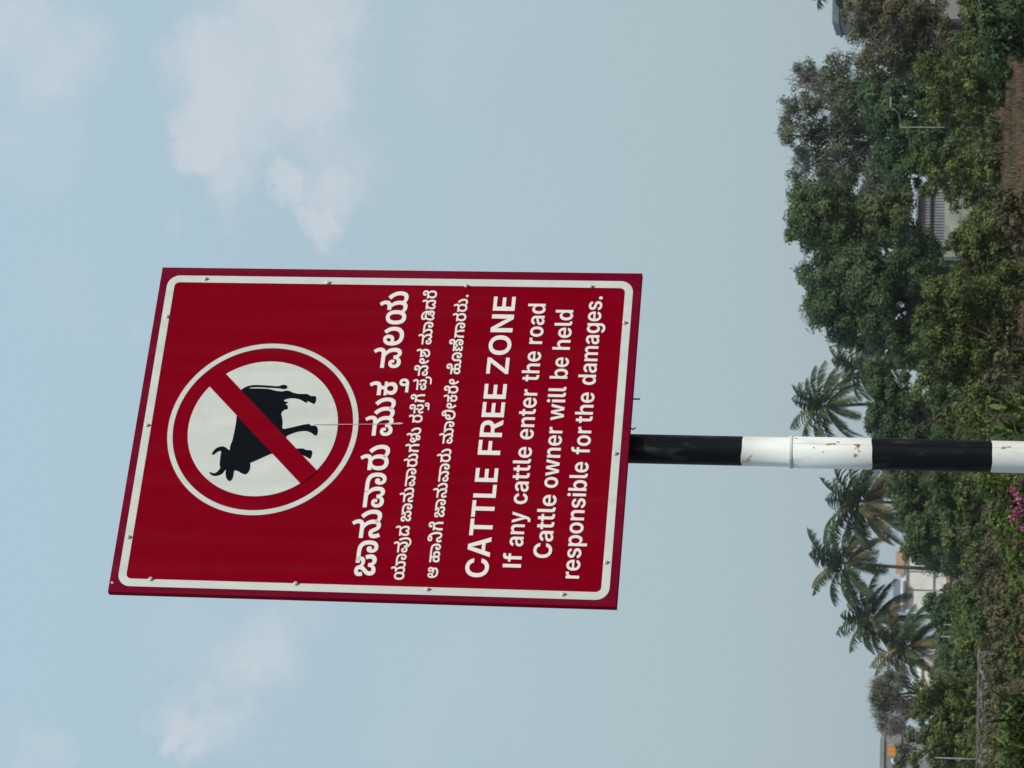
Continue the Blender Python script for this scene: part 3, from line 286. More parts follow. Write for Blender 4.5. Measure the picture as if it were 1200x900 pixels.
COW = [(70.2, 236.8), (76.8, 227.7), (78.8, 219.5), (79.5, 211.1), (78.8, 192.6), (77.8, 181.2), (77.9, 174.1), (79.9, 170.9), (80.9, 166.8), (80.1, 162.4), (76.7, 159.9), (73.2, 162.0), (72.7, 167.8), (73.9, 172.2), (74.3, 179.3), (74.8, 193.5), (75.4, 202.1), (75.3, 214.8), (74.5, 221.8), (72.7, 225.1), (73.1, 208.8), (72.8, 193.3), (71.1, 184.6), (69.2, 178.7), (68.3, 167.3), (69.5, 164.6), (70.4, 159.1), (68.9, 154.6), (66.6, 150.1), (64.8, 142.9), (64.3, 137.2), (64.8, 126.7), (63.3, 123.0), (60.7, 119.8), (61.5, 112.2), (57.3, 110.1), (52.6, 110.1), (47.6, 111.2), (46.3, 113.1), (49.3, 119.1), (51.7, 123.6), (51.1, 125.0), (47.6, 123.8), (49.4, 128.3), (53.3, 134.4), (55.7, 141.7), (56.4, 151.7), (55.0, 158.5), (52.5, 163.1), (50.7, 162.9), (49.7, 159.2), (50.0, 156.5), (46.9, 156.5), (46.0, 159.5), (44.0, 158.5), (43.0, 155.6), (36.0, 154.4), (35.1, 160.2), (31.9, 162.9), (27.9, 164.9), (21.8, 162.4), (12.5, 160.1), (-0.7, 159.5), (1.6, 148.9), (3.9, 140.8), (8.3, 126.0), (9.9, 119.1), (9.7, 114.9), (6.6, 112.9), (7.5, 106.3), (4.8, 102.4), (-0.1, 100.6), (-7.0, 100.3), (-11.7, 102.2), (-9.5, 106.3), (-6.2, 110.2), (-3.6, 116.1), (-2.8, 121.8), (-4.3, 132.8), (-8.0, 142.1), (-13.7, 152.6), (-22.8, 145.8), (-35.4, 142.8), (-35.2, 133.1), (-34.6, 124.8), (-34.8, 119.2), (-37.2, 116.4), (-37.3, 106.3), (-41.8, 104.4), (-48.0, 105.0), (-53.2, 106.5), (-51.5, 110.2), (-48.0, 116.2), (-45.7, 122.7), (-45.8, 141.5), (-41.6, 156.0), (-44.7, 170.9), (-54.3, 187.8), (-62.7, 203.4), (-62.0, 203.5), (-71.9, 202.2), (-78.8, 203.8), (-82.4, 206.4), (-83.4, 210.4), (-81.1, 216.3), (-78.2, 220.9), (-76.4, 225.3), (-77.4, 228.4), (-84.0, 227.8), (-92.4, 228.7), (-96.6, 232.0), (-94.9, 236.0), (-89.7, 239.6), (-82.1, 241.6), (-75.3, 241.3), (-77.2, 243.4), (-82.5, 245.7), (-86.5, 251.9), (-88.0, 258.6), (-86.0, 264.5), (-82.0, 268.1), (-80.3, 266.7), (-82.3, 262.9), (-82.8, 258.7), (-79.6, 254.9), (-74.7, 252.1), (-72.8, 251.0), (-67.8, 253.3), (-57.8, 253.7), (-48.6, 254.0), (-42.4, 253.5), (-42.5, 258.0), (-45.7, 261.7), (-50.1, 266.0), (-48.7, 268.7), (-43.1, 267.0), (-37.3, 262.9), (-34.2, 256.3), (-34.2, 250.7), (-36.4, 246.2), (-39.4, 243.0), (-40.9, 240.0), (-35.2, 240.5), (-29.0, 239.9), (-23.5, 238.1), (-12.6, 237.5), (6.0, 236.5), (18.5, 237.1), (24.7, 237.0), (37.2, 237.3), (52.9, 237.3), (63.9, 237.6)]

# ------------------------------------------------------------------ helpers
RNG = np.random.default_rng(7)
random.seed(7)
MATS = {}


def material(name, color, rough=0.6, spec=0.3, noise=None):
    """Principled material; noise = (scale, dark factor, bump) for uneven paint."""
    mt = bpy.data.materials.new(name)
    mt.use_nodes = True
    t = mt.node_tree
    b = t.nodes['Principled BSDF']
    b.inputs['Base Color'].default_value = (*color, 1)
    b.inputs['Roughness'].default_value = rough
    b.inputs['Specular IOR Level'].default_value = spec
    if noise:
        sc, dk, bump = noise
        c = t.nodes.new('ShaderNodeTexCoord')
        n = t.nodes.new('ShaderNodeTexNoise')
        n.inputs['Scale'].default_value = sc
        n.inputs['Detail'].default_value = 6
        t.links.new(c.outputs['Object'], n.inputs['Vector'])
        mx = t.nodes.new('ShaderNodeMix')
        mx.data_type = 'RGBA'
        mx.inputs['A'].default_value = (*[v * dk for v in color], 1)
        mx.inputs['B'].default_value = (*color, 1)
        mr = t.nodes.new('ShaderNodeMapRange')
        mr.inputs['From Min'].default_value, mr.inputs['From Max'].default_value = 0.35, 0.62
        t.links.new(n.outputs['Fac'], mr.inputs['Value'])
        t.links.new(mr.outputs['Result'], mx.inputs['Factor'])
        t.links.new(mx.outputs['Result'], b.inputs['Base Color'])
        if bump:
            bp = t.nodes.new('ShaderNodeBump')
            bp.inputs['Strength'].default_value = bump
            bp.inputs['Distance'].default_value = 0.01
            t.links.new(n.outputs['Fac'], bp.inputs['Height'])
            t.links.new(bp.outputs['Normal'], b.inputs['Normal'])
    return mt


def leaf_material(name, dark, mid, light, trans=0.22):
    """Foliage: each leaf carries its own tint (age and species variation)."""
    mt = bpy.data.materials.new(name)
    mt.use_nodes = True
    t = mt.node_tree
    b = t.nodes['Principled BSDF']
    b.inputs['Roughness'].default_value = 0.55
    b.inputs['Specular IOR Level'].default_value = 0.25
    a = t.nodes.new('ShaderNodeAttribute')
    a.attribute_name = 'tint'
    r = t.nodes.new('ShaderNodeValToRGB')
    r.color_ramp.elements[0].position = 0.05
    r.color_ramp.elements[0].color = (*dark, 1)
    r.color_ramp.elements[1].position = 0.95
    r.color_ramp.elements[1].color = (*light, 1)
    e = r.color_ramp.elements.new(0.5)
    e.color = (*mid, 1)
    t.links.new(a.outputs['Fac'], r.inputs['Fac'])
    t.links.new(r.outputs['Color'], b.inputs['Base Color'])
    tr = t.nodes.new('ShaderNodeBsdfTranslucent')
    t.links.new(r.outputs['Color'], tr.inputs['Color'])
    mx = t.nodes.new('ShaderNodeMixShader')
    mx.inputs[0].default_value = trans
    t.links.new(b.outputs[0], mx.inputs[1])
    t.links.new(tr.outputs[0], mx.inputs[2])
    t.links.new(mx.outputs[0], t.nodes['Material Output'].inputs['Surface'])
    return mt


def obj(name, verts, faces, mats, parent=None, tint=None, fmat=None, smooth=False):
    me = bpy.data.meshes.new(name)
    if isinstance(verts, np.ndarray):
        n, k = faces.shape
        me.vertices.add(len(verts))
        me.vertices.foreach_set('co', np.ascontiguousarray(verts, dtype=np.float32).ravel())
        me.loops.add(n * k)
        me.loops.foreach_set('vertex_index', np.ascontiguousarray(faces, dtype=np.int32).ravel())
        me.polygons.add(n)
        me.polygons.foreach_set('loop_start', np.arange(0, n * k, k, dtype=np.int32))
        me.update(calc_edges=True)
    else:
        me.from_pydata([tuple(v) for v in verts], [], faces)
    for mt in (mats if isinstance(mats, (list, tuple)) else [mats]):
        me.materials.append(mt)
    if fmat is not None:
        me.polygons.foreach_set('material_index', np.array(fmat, dtype=np.int32))
    if tint is not None:
        at_ = me.attributes.new('tint', 'FLOAT', 'POINT')
        at_.data.foreach_set('value', np.ascontiguousarray(tint, dtype=np.float32))
    if smooth:
        me.polygons.foreach_set('use_smooth', np.ones(len(me.polygons), dtype=bool))
    me.update()
    o = bpy.data.objects.new(name, me)
    COL.objects.link(o)
    if parent is not None:
        o.parent = parent
    return o


def thing(name, label, cat, loc=(0, 0, 0), rz=0.0, group=None):
    o = bpy.data.objects.new(name, None)
    COL.objects.link(o)
    o.empty_display_size = 0.3
    o.location = loc
    o.rotation_euler = (0, 0, rz)
    o['label'], o['category'] = label, cat
    if group:
        o['group'] = group
    return o


class MB:
    """collects boxes, tubes and polygons into one mesh"""

    def __init__(self):
        self.v, self.f, self.m = [], [], []

    def quad(self, pts, mi=0):
        k = len(self.v)
        self.v += [tuple(p) for p in pts]
        self.f.append(tuple(range(k, k + len(pts))))
        self.m.append(mi)

    def box(self, a, b, mi=0, rot=None, org=(0, 0, 0)):
        x0, y0, z0 = a
        x1, y1, z1 = b
        c = [(x0, y0, z0), (x1, y0, z0), (x1, y1, z0), (x0, y1, z0),
             (x0, y0, z1), (x1, y0, z1), (x1, y1, z1), (x0, y1, z1)]
        if rot is not None:
            c = [tuple(rot @ Vector(p) + Vector(org)) for p in c]
        k = len(self.v)
        self.v += c
        for q in ((3, 2, 1, 0), (4, 5, 6, 7), (0, 1, 5, 4), (1, 2, 6, 5), (2, 3, 7, 6), (3, 0, 4, 7)):
            self.f.append(tuple(k + i for i in q))
            self.m.append(mi)

    def tube(self, pts, rad, n=6, mi=0, cap=True):
        pts = [Vector(p) for p in pts]
        if not isinstance(rad, (list, tuple)):
            rad = [rad] * len(pts)
        k0 = len(self.v)
        for i, p in enumerate(pts):
            d = (pts[min(i + 1, len(pts) - 1)] - pts[max(i - 1, 0)])
            d = d.normalized() if d.length > 1e-9 else Vector((0, 0, 1))
            a = d.orthogonal().normalized()
            ref = Vector((1, 0, 0)) if abs(d.x) < 0.9 else Vector((0, 1, 0))
            a = (ref - d * ref.dot(d)).normalized()
            b = d.cross(a)
            for j in range(n):
                t = 2 * math.pi * j / n
                self.v.append(tuple(p + (a * math.cos(t) + b * math.sin(t)) * rad[i]))
        for i in range(len(pts) - 1):
            for j in range(n):
                q = k0 + i * n
                self.f.append((q + j, q + (j + 1) % n, q + n + (j + 1) % n, q + n + j))
                self.m.append(mi)
        if cap:
            self.f.append(tuple(k0 + n - 1 - j for j in range(n)))
            self.m.append(mi)
            q = k0 + (len(pts) - 1) * n
            self.f.append(tuple(q + j for j in range(n)))
            self.m.append(mi)

    def build(self, name, mats, parent=None, smooth=False):
        return obj(name, self.v, self.f, mats, parent, fmat=self.m, smooth=smooth)


def fill(contours):
    """triangles inside closed contours (non-zero winding)"""
    vs, es = [], []
    for c in contours:
        k = len(vs)
        vs += [Vector(p) for p in c]
        es += [(k + i, k + (i + 1) % len(c)) for i in range(len(c))]
    V, E, Fc, *_ = geometry.delaunay_2d_cdt(vs, es, [], 0, 1e-6)
    arrs = [np.array(c, dtype=float) for c in contours]
    keep = []
    for t in Fc:
        cx = sum(V[i].x for i in t) / len(t)
        cy = sum(V[i].y for i in t) / len(t)
        w = 0
        for a in arrs:
            x0, y0 = a[:, 0], a[:, 1]
            x1, y1 = np.roll(x0, -1), np.roll(y0, -1)
            s = (x1 - x0) * (cy - y0) - (cx - x0) * (y1 - y0)
            w += int(np.sum((y0 <= cy) & (y1 > cy) & (s > 0))) - int(np.sum((y0 > cy) & (y1 <= cy) & (s < 0)))
        if w:
            keep.append(tuple(t))
    return [(v.x, v.y) for v in V], keep


def flatten(contour, n=4):
    pts, out = [], []
    mlen = len(contour)
    for i in range(mlen):
        a, b = contour[i], contour[(i + 1) % mlen]
        pts.append(a)
        if not a[2] and not b[2]:
            pts.append(((a[0] + b[0]) / 2, (a[1] + b[1]) / 2, True))
    k = next(i for i, p in enumerate(pts) if p[2])
    pts = pts[k:] + pts[:k]
    for i, p in enumerate(pts):
        if p[2]:
            out.append((p[0], p[1]))
        else:
            a, b = pts[i - 1], pts[(i + 1) % len(pts)]
            for j in range(1, n):
                t = j / n
                out.append(((1 - t) ** 2 * a[0] + 2 * t * (1 - t) * p[0] + t * t * b[0],
                            (1 - t) ** 2 * a[1] + 2 * t * (1 - t) * p[1] + t * t * b[1]))
    return out


# ------------------------------------------------------------------ materials
M_RED = material('sign_red_sheeting', (0.228, 0.0, 0.0095), 0.6, 0.01, (9.0, 0.93, 0.0))
M_RIM = material('sign_rim_red', (0.175, 0.001, 0.022), 0.6, 0.03, (9.0, 0.85, 0.0))
M_SHEET = material('white_reflective_sheeting', (0.65, 0.685, 0.645), 0.5, 0.12, (30.0, 0.93, 0.0))
M_LETTER = material('white_vinyl', (0.83, 0.79, 0.76), 0.5, 0.15)
M_COW = material('black_vinyl', (0.004, 0.006, 0.010), 0.6, 0.03)
M_STEEL = material('galvanised_steel', (0.66, 0.65, 0.62), 0.35, 0.6)
M_SCREW_SHADOW = material('screw_shadow', (0.16, 0.10, 0.085), 0.9, 0.05, (400.0, 0.5, 0.0))  # dark brown for the painted shadow under each screw
M_EDGE = material('dark_wire', (0.06, 0.02, 0.05), 0.6, 0.3)
M_SCR = material('scratch', (0.62, 0.42, 0.36), 0.6, 0.2)


def painted_pole(name, base, streak, rust, spec=0.3):
    mt = material(name, base, 0.5, spec)
    t = mt.node_tree
    b = t.nodes['Principled BSDF']
    c = t.nodes.new('ShaderNodeTexCoord')

    def noise(scale, detail, lo, hi):
        mp = t.nodes.new('ShaderNodeMapping')
        mp.inputs['Scale'].default_value = scale
        t.links.new(c.outputs['Object'], mp.inputs['Vector'])
        n = t.nodes.new('ShaderNodeTexNoise')
        n.inputs['Scale'].default_value = 1.0
        n.inputs['Detail'].default_value = detail
        t.links.new(mp.outputs[0], n.inputs['Vector'])
        mr = t.nodes.new('ShaderNodeMapRange')
        mr.inputs['From Min'].default_value, mr.inputs['From Max'].default_value = lo, hi
        t.links.new(n.outputs['Fac'], mr.inputs['Value'])
        return mr.outputs['Result'], n.outputs['Fac']
    s1, f1 = noise((55, 55, 16), 7, 0.56, 0.80)
    mx = t.nodes.new('ShaderNodeMix')
    mx.data_type = 'RGBA'
    mx.inputs['A'].default_value = (*base, 1)
    mx.inputs['B'].default_value = (*streak, 1)
    t.links.new(s1, mx.inputs['Factor'])
    s2, f2 = noise((34, 34, 30), 5, 0.685, 0.72)
    mx2 = t.nodes.new('ShaderNodeMix')
    mx2.data_type = 'RGBA'
    t.links.new(mx.outputs['Result'], mx2.inputs['A'])
    mx2.inputs['B'].default_value = (*rust, 1)
    t.links.new(s2, mx2.inputs['Factor'])
    t.links.new(mx2.outputs['Result'], b.inputs['Base Color'])
    bp = t.nodes.new('ShaderNodeBump')
    bp.inputs['Strength'].default_value = 0.25
    bp.inputs['Distance'].default_value = 0.002
    t.links.new(f1, bp.inputs['Height'])
    t.links.new(bp.outputs['Normal'], b.inputs['Normal'])
    return mt


M_PWHITE = painted_pole('pole_white_paint', (0.78, 0.78, 0.75), (0.55, 0.55, 0.53), (0.33, 0.16, 0.05))
M_PBLACK = painted_pole('pole_black_paint', (0.005, 0.006, 0.009), (0.055, 0.062, 0.066), (0.015, 0.015, 0.02), 0.16)
M_RUST = material('rust', (0.44, 0.28, 0.12), 0.8, 0.1, (90.0, 0.6, 0.3))

def weather(mt, col, pale, amount):
    t = mt.node_tree
    bb = t.nodes['Principled BSDF']
    src = bb.inputs['Base Color'].links[0].from_socket
    c = t.nodes.new('ShaderNodeTexCoord')
    mp = t.nodes.new('ShaderNodeMapping')
    mp.inputs['Scale'].default_value = (38, 38, 2.2)
    t.links.new(c.outputs['Object'], mp.inputs['Vector'])
    n = t.nodes.new('ShaderNodeTexNoise')
    n.inputs['Scale'].default_value = 1.0
    n.inputs['Detail'].default_value = 7
    t.links.new(mp.outputs[0], n.inputs['Vector'])
    mr = t.nodes.new('ShaderNodeMapRange')
    mr.inputs['From Min'].default_value, mr.inputs['From Max'].default_value = 0.45, 0.85
    mr.inputs['To Max'].default_value = amount
    t.links.new(n.outputs['Fac'], mr.inputs['Value'])
    mx = t.nodes.new('ShaderNodeMix')
    mx.data_type = 'RGBA'
    t.links.new(mr.outputs['Result'], mx.inputs['Factor'])
    t.links.new(src, mx.inputs['A'])
    mx.inputs['B'].default_value = (*pale, 1)
    t.links.new(mx.outputs['Result'], bb.inputs['Base Color'])


weather(M_RED, None, (0.21, 0.022, 0.028), 0.22)
weather(M_RIM, None, (0.19, 0.030, 0.040), 0.4)
weather(M_SHEET, None, (0.45, 0.45, 0.40), 0.5)

# ------------------------------------------------------------------ the setting
GR = bpy.data.materials.new('dry_red_soil')
GR.use_nodes = True
_t = GR.node_tree
_b = _t.nodes['Principled BSDF']
_b.inputs['Roughness'].default_value = 0.95
_b.inputs['Specular IOR Level'].default_value = 0.1
_c = _t.nodes.new('ShaderNodeTexCoord')
_n = _t.nodes.new('ShaderNodeTexNoise')
_n.inputs['Scale'].default_value = 0.12
_n.inputs['Detail'].default_value = 9
_t.links.new(_c.outputs['Object'], _n.inputs['Vector'])
_r_ = _t.nodes.new('ShaderNodeValToRGB')
for pos, colr in ((0.30, (0.075, 0.060, 0.032, 1)), (0.5, (0.135, 0.066, 0.044, 1)), (0.70, (0.17, 0.085, 0.058, 1))):
    e = _r_.color_ramp.elements.new(pos)
    e.color = colr
_r_.color_ramp.elements.remove(_r_.color_ramp.elements[0])
_r_.color_ramp.elements.remove(_r_.color_ramp.elements[-1])
_t.links.new(_n.outputs['Fac'], _r_.inputs['Fac'])
_n2 = _t.nodes.new('ShaderNodeTexNoise')
_n2.inputs['Scale'].default_value = 1.7
_n2.inputs['Detail'].default_value = 10
_n2.inputs['Roughness'].default_value = 0.7
_t.links.new(_c.outputs['Object'], _n2.inputs['Vector'])
_m2 = _t.nodes.new('ShaderNodeMapRange')
_m2.inputs['From Min'].default_value, _m2.inputs['From Max'].default_value = 0.35, 0.65
_m2.inputs['To Min'].default_value, _m2.inputs['To Max'].default_value = 0.55, 1.35
_t.links.new(_n2.outputs['Fac'], _m2.inputs['Value'])
_x2 = _t.nodes.new('ShaderNodeVectorMath')
_x2.operation = 'SCALE'
_t.links.new(_r_.outputs['Color'], _x2.inputs[0])
_t.links.new(_m2.outputs['Result'], _x2.inputs['Scale'])
_t.links.new(_x2.outputs['Vector'], _b.inputs['Base Color'])
_bp = _t.nodes.new('ShaderNodeBump')
_bp.inputs['Strength'].default_value = 0.8
_bp.inputs['Distance'].default_value = 0.25
_t.links.new(_n2.outputs['Fac'], _bp.inputs['Height'])
_t.links.new(_bp.outputs['Normal'], _b.inputs['Normal'])
ground = obj('ground', [(-800, -150, 0), (800, -150, 0), (800, 1200, 0), (-800, 1200, 0)], [(0, 1, 2, 3)], GR)
ground['kind'] = 'structure'

# the air: thin even haze round the whole place
HZ = bpy.data.materials.new('thin_haze')
HZ.use_nodes = True
HZ.node_tree.nodes.remove(HZ.node_tree.nodes['Principled BSDF'])
_v = HZ.node_tree.nodes.new('ShaderNodeVolumePrincipled')
_v.inputs['Color'].default_value = (0.86, 0.92, 0.97, 1)
_v.inputs['Density'].default_value = 0.00017
_v.inputs['Anisotropy'].default_value = 0.3
HZ.node_tree.links.new(_v.outputs[0], HZ.node_tree.nodes['Material Output'].inputs['Volume'])
_x0, _x1, _y0, _y1, _z0, _z1 = -810, 810, -160, 1210, -1.0, 26.0
haze = obj('haze', [(_x0, _y0, _z0), (_x1, _y0, _z0), (_x1, _y1, _z0), (_x0, _y1, _z0), (_x0, _y0, _z1), (_x1, _y0, _z1), (_x1, _y1, _z1), (_x0, _y1, _z1)],
           [(3, 2, 1, 0), (4, 5, 6, 7), (0, 1, 5, 4), (1, 2, 6, 5), (2, 3, 7, 6), (3, 0, 4, 7)], HZ)
haze['kind'] = 'stuff'
haze['label'] = 'thin pale haze in the air'

# ------------------------------------------------------------------ the sign
SIGN = Vector((-0.0793, 4.5566, 0.8962)) + CAM
YAW = math.radians(28.73)
sign = thing('road_sign', 'tall dark red CATTLE FREE ZONE sign on a black and white striped pole',
             'road sign', (SIGN.x, SIGN.y, 0), YAW)
HW, HL, HH, TH = 0.300, -0.2955, 0.402, 0.011
ZS = SIGN.z


def disp(u, v, d):
    """sign millimetres -> local point, d millimetres in front of the plate"""
    return (u / 1000, -d / 1000, ZS + v / 1000)


mb = MB()                               # tray-shaped plate: face, four returns, open back
mb.box((HL, 0, ZS - HH), (HW, 0.003, ZS + HH))
mb.box((HL, 0.003, ZS - HH), (HL + 0.003, TH, ZS + HH))
mb.box((HW - 0.003, 0.003, ZS - HH), (HW, TH, ZS + HH))
mb.box((HL + 0.003, 0.003, ZS - HH), (HW - 0.003, TH, ZS - HH + 0.003))
mb.box((HL + 0.003, 0.003, ZS + HH - 0.003), (HW - 0.003, TH, ZS + HH))
panel = mb.build('panel', M_RED, sign)


def rounded(hx, hy, r, n=10):
    out = []
    for cx, cy, a0 in ((hx - r, hy - r, 0), (-hx + r, hy - r, 90), (-hx + r, -hy + r, 180), (hx - r, -hy + r, 270)):
        for i in range(n + 1):
            a = math.radians(a0 + 90 * i / n)
            out.append((cx + r * math.cos(a), cy + r * math.sin(a)))
    return out


def band(name, outer, inner, d, mat, parent, off=(0, 0)):
    n = len(outer)
    vs = [disp(u + off[0], v + off[1], d) for u, v in outer + inner]
    return obj(name, vs, [(i, (i + 1) % n, n + (i + 1) % n, n + i) for i in range(n)], mat, parent)


band('rim', [(max(u, -294.8), v) for u, v in rounded(299.2, 401.2, 1.0)], rounded(285.0, 389.2, 21.0), 0.3, M_RIM, panel)
band('border_line', rounded(284.6, 389.2, 21.0), rounded(271.4, 376.3, 8.5), 0.6, M_SHEET, panel)
CX, CY = 0.9, 191.6


def circle(r, n=96):
    return [(r * math.cos(2 * math.pi * i / n), r * math.sin(2 * math.pi * i / n)) for i in range(n)]


band('ring_line', circle(156.3), circle(147.6), 0.6, M_SHEET, panel, (CX, CY))
disc = [disp(u + CX, v + CY, 0.6) for u, v in circle(122.8)]
obj('white_disc', disc, [tuple(range(len(disc)))], M_SHEET, panel)


def smooth_closed(pts, it=1):
    for _ in range(it):
        out = []
        for i in range(len(pts)):
            (x0, y0), (x1, y1) = pts[i], pts[(i + 1) % len(pts)]
            out += [(x0 * .78 + x1 * .22, y0 * .78 + y1 * .22), (x0 * .22 + x1 * .78, y0 * .22 + y1 * .78)]
        pts = out
    return pts


cv, cf = fill([smooth_closed(COW, 2)])
obj('cow_silhouette', [disp(u, v, 1.0) for u, v in cv], cf, M_COW, panel)
# the prohibition slash: a 45 degree bar whose ends follow the disc
sl = []
hw, R0 = 16.9, 124.0
for k in range(9):
    o_ = -hw + 2 * hw * k / 8
    sl.append((math.sqrt(R0 ** 2 - o_ ** 2), o_))
for k in range(9):
    o_ = hw - 2 * hw * k / 8
    sl.append((-math.sqrt(R0 ** 2 - o_ ** 2), o_))
s2 = math.sqrt(.5)
obj('prohibition_slash', [disp(CX + (a - b) * s2, CY + (a + b) * s2, 1.4) for a, b in sl], [tuple(range(len(sl)))], M_RED, panel)

# lettering: one sub-part per line of writing
TRI = {}
for key, txt in GLYPHS.items():
    cs = []
    for part in txt.split(';'):
        c = []
        for tok in part.split():
            on = not tok.endswith('*')
            x, y = tok.rstrip('*').split(',')
            c.append((int(x), int(y), on))
        cs.append(flatten(c))
    TRI[key] = fill(cs)
for line in range(7):
    vs, fs = [], []
    for (l, x0, y0, sx, sy, items) in WORDS:
        if l != line:
            continue
        for key, gx in items:
            gv, gf = TRI[key]
            k = len(vs)
            # outlines are y-up seen from the front; flip winding so faces look at the road
            vs += [disp(x0 + (gx + a) * sx, y0 + b * sy, 0.9) for a, b in gv]
            fs += [tuple(k + i for i in t) for t in gf]
    obj('lettering', vs, fs, M_LETTER, panel)

# screws round the border, a scratch down the face and wire ends under the plate
SCREWS = [(278.4, 325.3), (274.1, 117.0), (205.0, 379.5), (1.5, 383.0), (-199.5, 382.7), (-271.5, 335.9), (-272.0, 102.7),
          (-275.0, -106.1), (271.5, -114.4), (273.3, -319.9), (206.5, -379.4), (-31.4, -381.4), (-220.7, -380.2), (-276.8, -317.8)]
for (u, v) in SCREWS:
    mb = MB()
    n = 10
    prof = [(3.3, 0.0), (3.3, 1.8), (2.5, 3.0), (1.0, 3.5)]
    for rr, dd in prof:
        for j in range(n):
            t = 2 * math.pi * j / n
            mb.v.append(disp(u + rr * math.cos(t), v + rr * math.sin(t), dd + 0.6))
    for i in range(len(prof) - 1):
        for j in range(n):
            mb.f.append((i * n + j, i * n + (j + 1) % n, (i + 1) * n + (j + 1) % n, (i + 1) * n + j))
            mb.m.append(0)
    mb.f.append(tuple(3 * n + j for j in range(n)))
    mb.m.append(0)
    # slot across the head
    mb.box((u / 1000 - 0.0012, -0.0044, ZS + v / 1000 - 0.0003), (u / 1000 + 0.0012, -0.0041, ZS + v / 1000 + 0.0003), 1)
    # the screw's shadow, painted as a dark patch below the head
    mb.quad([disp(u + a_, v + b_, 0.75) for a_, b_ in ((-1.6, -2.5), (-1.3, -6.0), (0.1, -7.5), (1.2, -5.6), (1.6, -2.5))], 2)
    mb.build('screw', [M_STEEL, M_COW, M_SCREW_SHADOW], panel, smooth=False)
scr = [(9.0, 108, 0.9), (9.6, 80, 1.2), (10.6, 40, 0.9), (12.0, 0, 0.8), (12.8, -18, 0.9), (13.2, -22, 2.6), (13.8, -32, 3.6), (14.2, -37, 1.2)]
vs = [disp(u - w * .5, v, 1.8) for u, v, w in scr] + [disp(u + w * .5, v, 1.8) for u, v, w in scr]
nn = len(scr)
obj('scratch', vs, [(i, i + 1, nn + i + 1, nn + i) for i in range(nn - 1)], M_SCR, panel)
chip = [(-283, 340), (-277, 338), (-276, 336), (-283, 337)]
chip = [disp(u, v, 0.7) for u, v in [(-281.5, 398.5), (-277.8, 400.4), (-277.5, 396.5), (-281.0, 394.5)]]
obj('paint_chip', chip, [(0, 1, 2, 3)], M_SCR, panel)
mb = MB()
mb.tube([disp(73.5, -395, -12), disp(73.4, -407, -11), disp(72.2, -412.5, -9)], 0.0014, 6)
mb.build('wire_end', M_EDGE, panel)
mb = MB()
mb.tube([disp(25, -395, -14), disp(20, -405, -14), disp(23.5, -408.5, -14)], 0.0014, 6)
mb.build('wire_end', M_EDGE, panel)
# back frame: two horizontal channels that clamp to the pole
for dz in (-0.25, 0.25):
    mb = MB()
    mb.box((-HW + 0.02, 0.0035, ZS + dz - 0.02), (HW - 0.02, 0.0225, ZS + dz + 0.02))
    mb.build('back_rail', M_STEEL, panel)

# the pole: two telescoped tubes painted in black and white bands
PX, PY = 0.0025, 0.0465
LV = [c + CAM.z for c in (0.3189, 0.1149, -0.0706)]       # band boundaries seen in the photo
JOINT = 0.2421 + CAM.z
step = 0.1925
lower = [LV[2] - step * k for k in range(1, 9)]
n = 40
mb = MB()


def ring(z, r, n=40):
    return [(PX + r * math.cos(2 * math.pi * j / n), PY + r * math.sin(2 * math.pi * j / n), z) for j in range(n)]


RU, RL = 0.0234, 0.0249
prof = [(ZS + 0.34, RU, 1), (LV[0], RU, 0), (JOINT - 0.002, RU, 0), (JOINT - 0.0025, RL, 0), (LV[1], RL, 1), (LV[2], RL, 0)]
for i, z in enumerate(lower):
    if z > 0.02:
        prof.append((z, RL, 1 if i % 2 == 0 else 0))
prof.append((-0.3, RL, 0))
n = 40
for (z, r_, mi) in prof:
    wv = random.uniform(0, 6.28)
    amp = 0.0 if abs(z - JOINT) < 0.01 else 0.0009
    mb.v += [(x, y, zz + amp * (math.sin(2 * math.pi * 2 * k / n + wv) + 0.5 * math.sin(2 * math.pi * 5 * k / n + 2 * wv))) for k, (x, y, zz) in enumerate(ring(z, r_))]
for i in range(len(prof) - 1):
    for j in range(n):
        mb.f.append((i * n + j, i * n + (j + 1) % n, (i + 1) * n + (j + 1) % n, (i + 1) * n + j))
        mb.m.append(prof[i][2])
mb.f.append(tuple(range(n)))
mb.m.append(1)
pole = mb.build('pole', [M_PWHITE, M_PBLACK], sign, smooth=True)
mb = MB()
pr = [(JOINT + 0.0024, RU + 0.0002), (JOINT + 0.0024, 0.0256), (JOINT + 0.0014, 0.0261), (JOINT - 0.0020, 0.0261), (JOINT - 0.0030, 0.0256), (JOINT - 0.0030, RL + 0.0002)]
for z, r_ in pr:
    mb.v += ring(z, r_)
for i in range(len(pr) - 1):
    for j in range(n):
        mb.f.append((i * n + j, i * n + (j + 1) % n, (i + 1) * n + (j + 1) % n, (i + 1) * n + j))
        mb.m.append(0)
mb.build('collar', M_PWHITE, pole)
# weld seam running down the tube, on the side towards the road and a little right
sa = math.radians(-62 - 28.73 + 8)
for (za, zb, rr, mt) in ((JOINT - 0.005, LV[1] + 0.001, RL, M_PWHITE), (LV[1] - 0.001, LV[2] + 0.001, RL, M_PBLACK),
                         (ZS - HH + 0.03, LV[0] + 0.001, RU, M_PBLACK), (LV[2] - 0.001, 0.3, RL, M_PWHITE)):
    mb = MB()
    mb.tube([(PX + rr * math.cos(sa), PY + rr * math.sin(sa), za), (PX + rr * math.cos(sa), PY + rr * math.sin(sa), zb)], 0.0006, 5)
    mb.build('weld_seam', mt, pole)
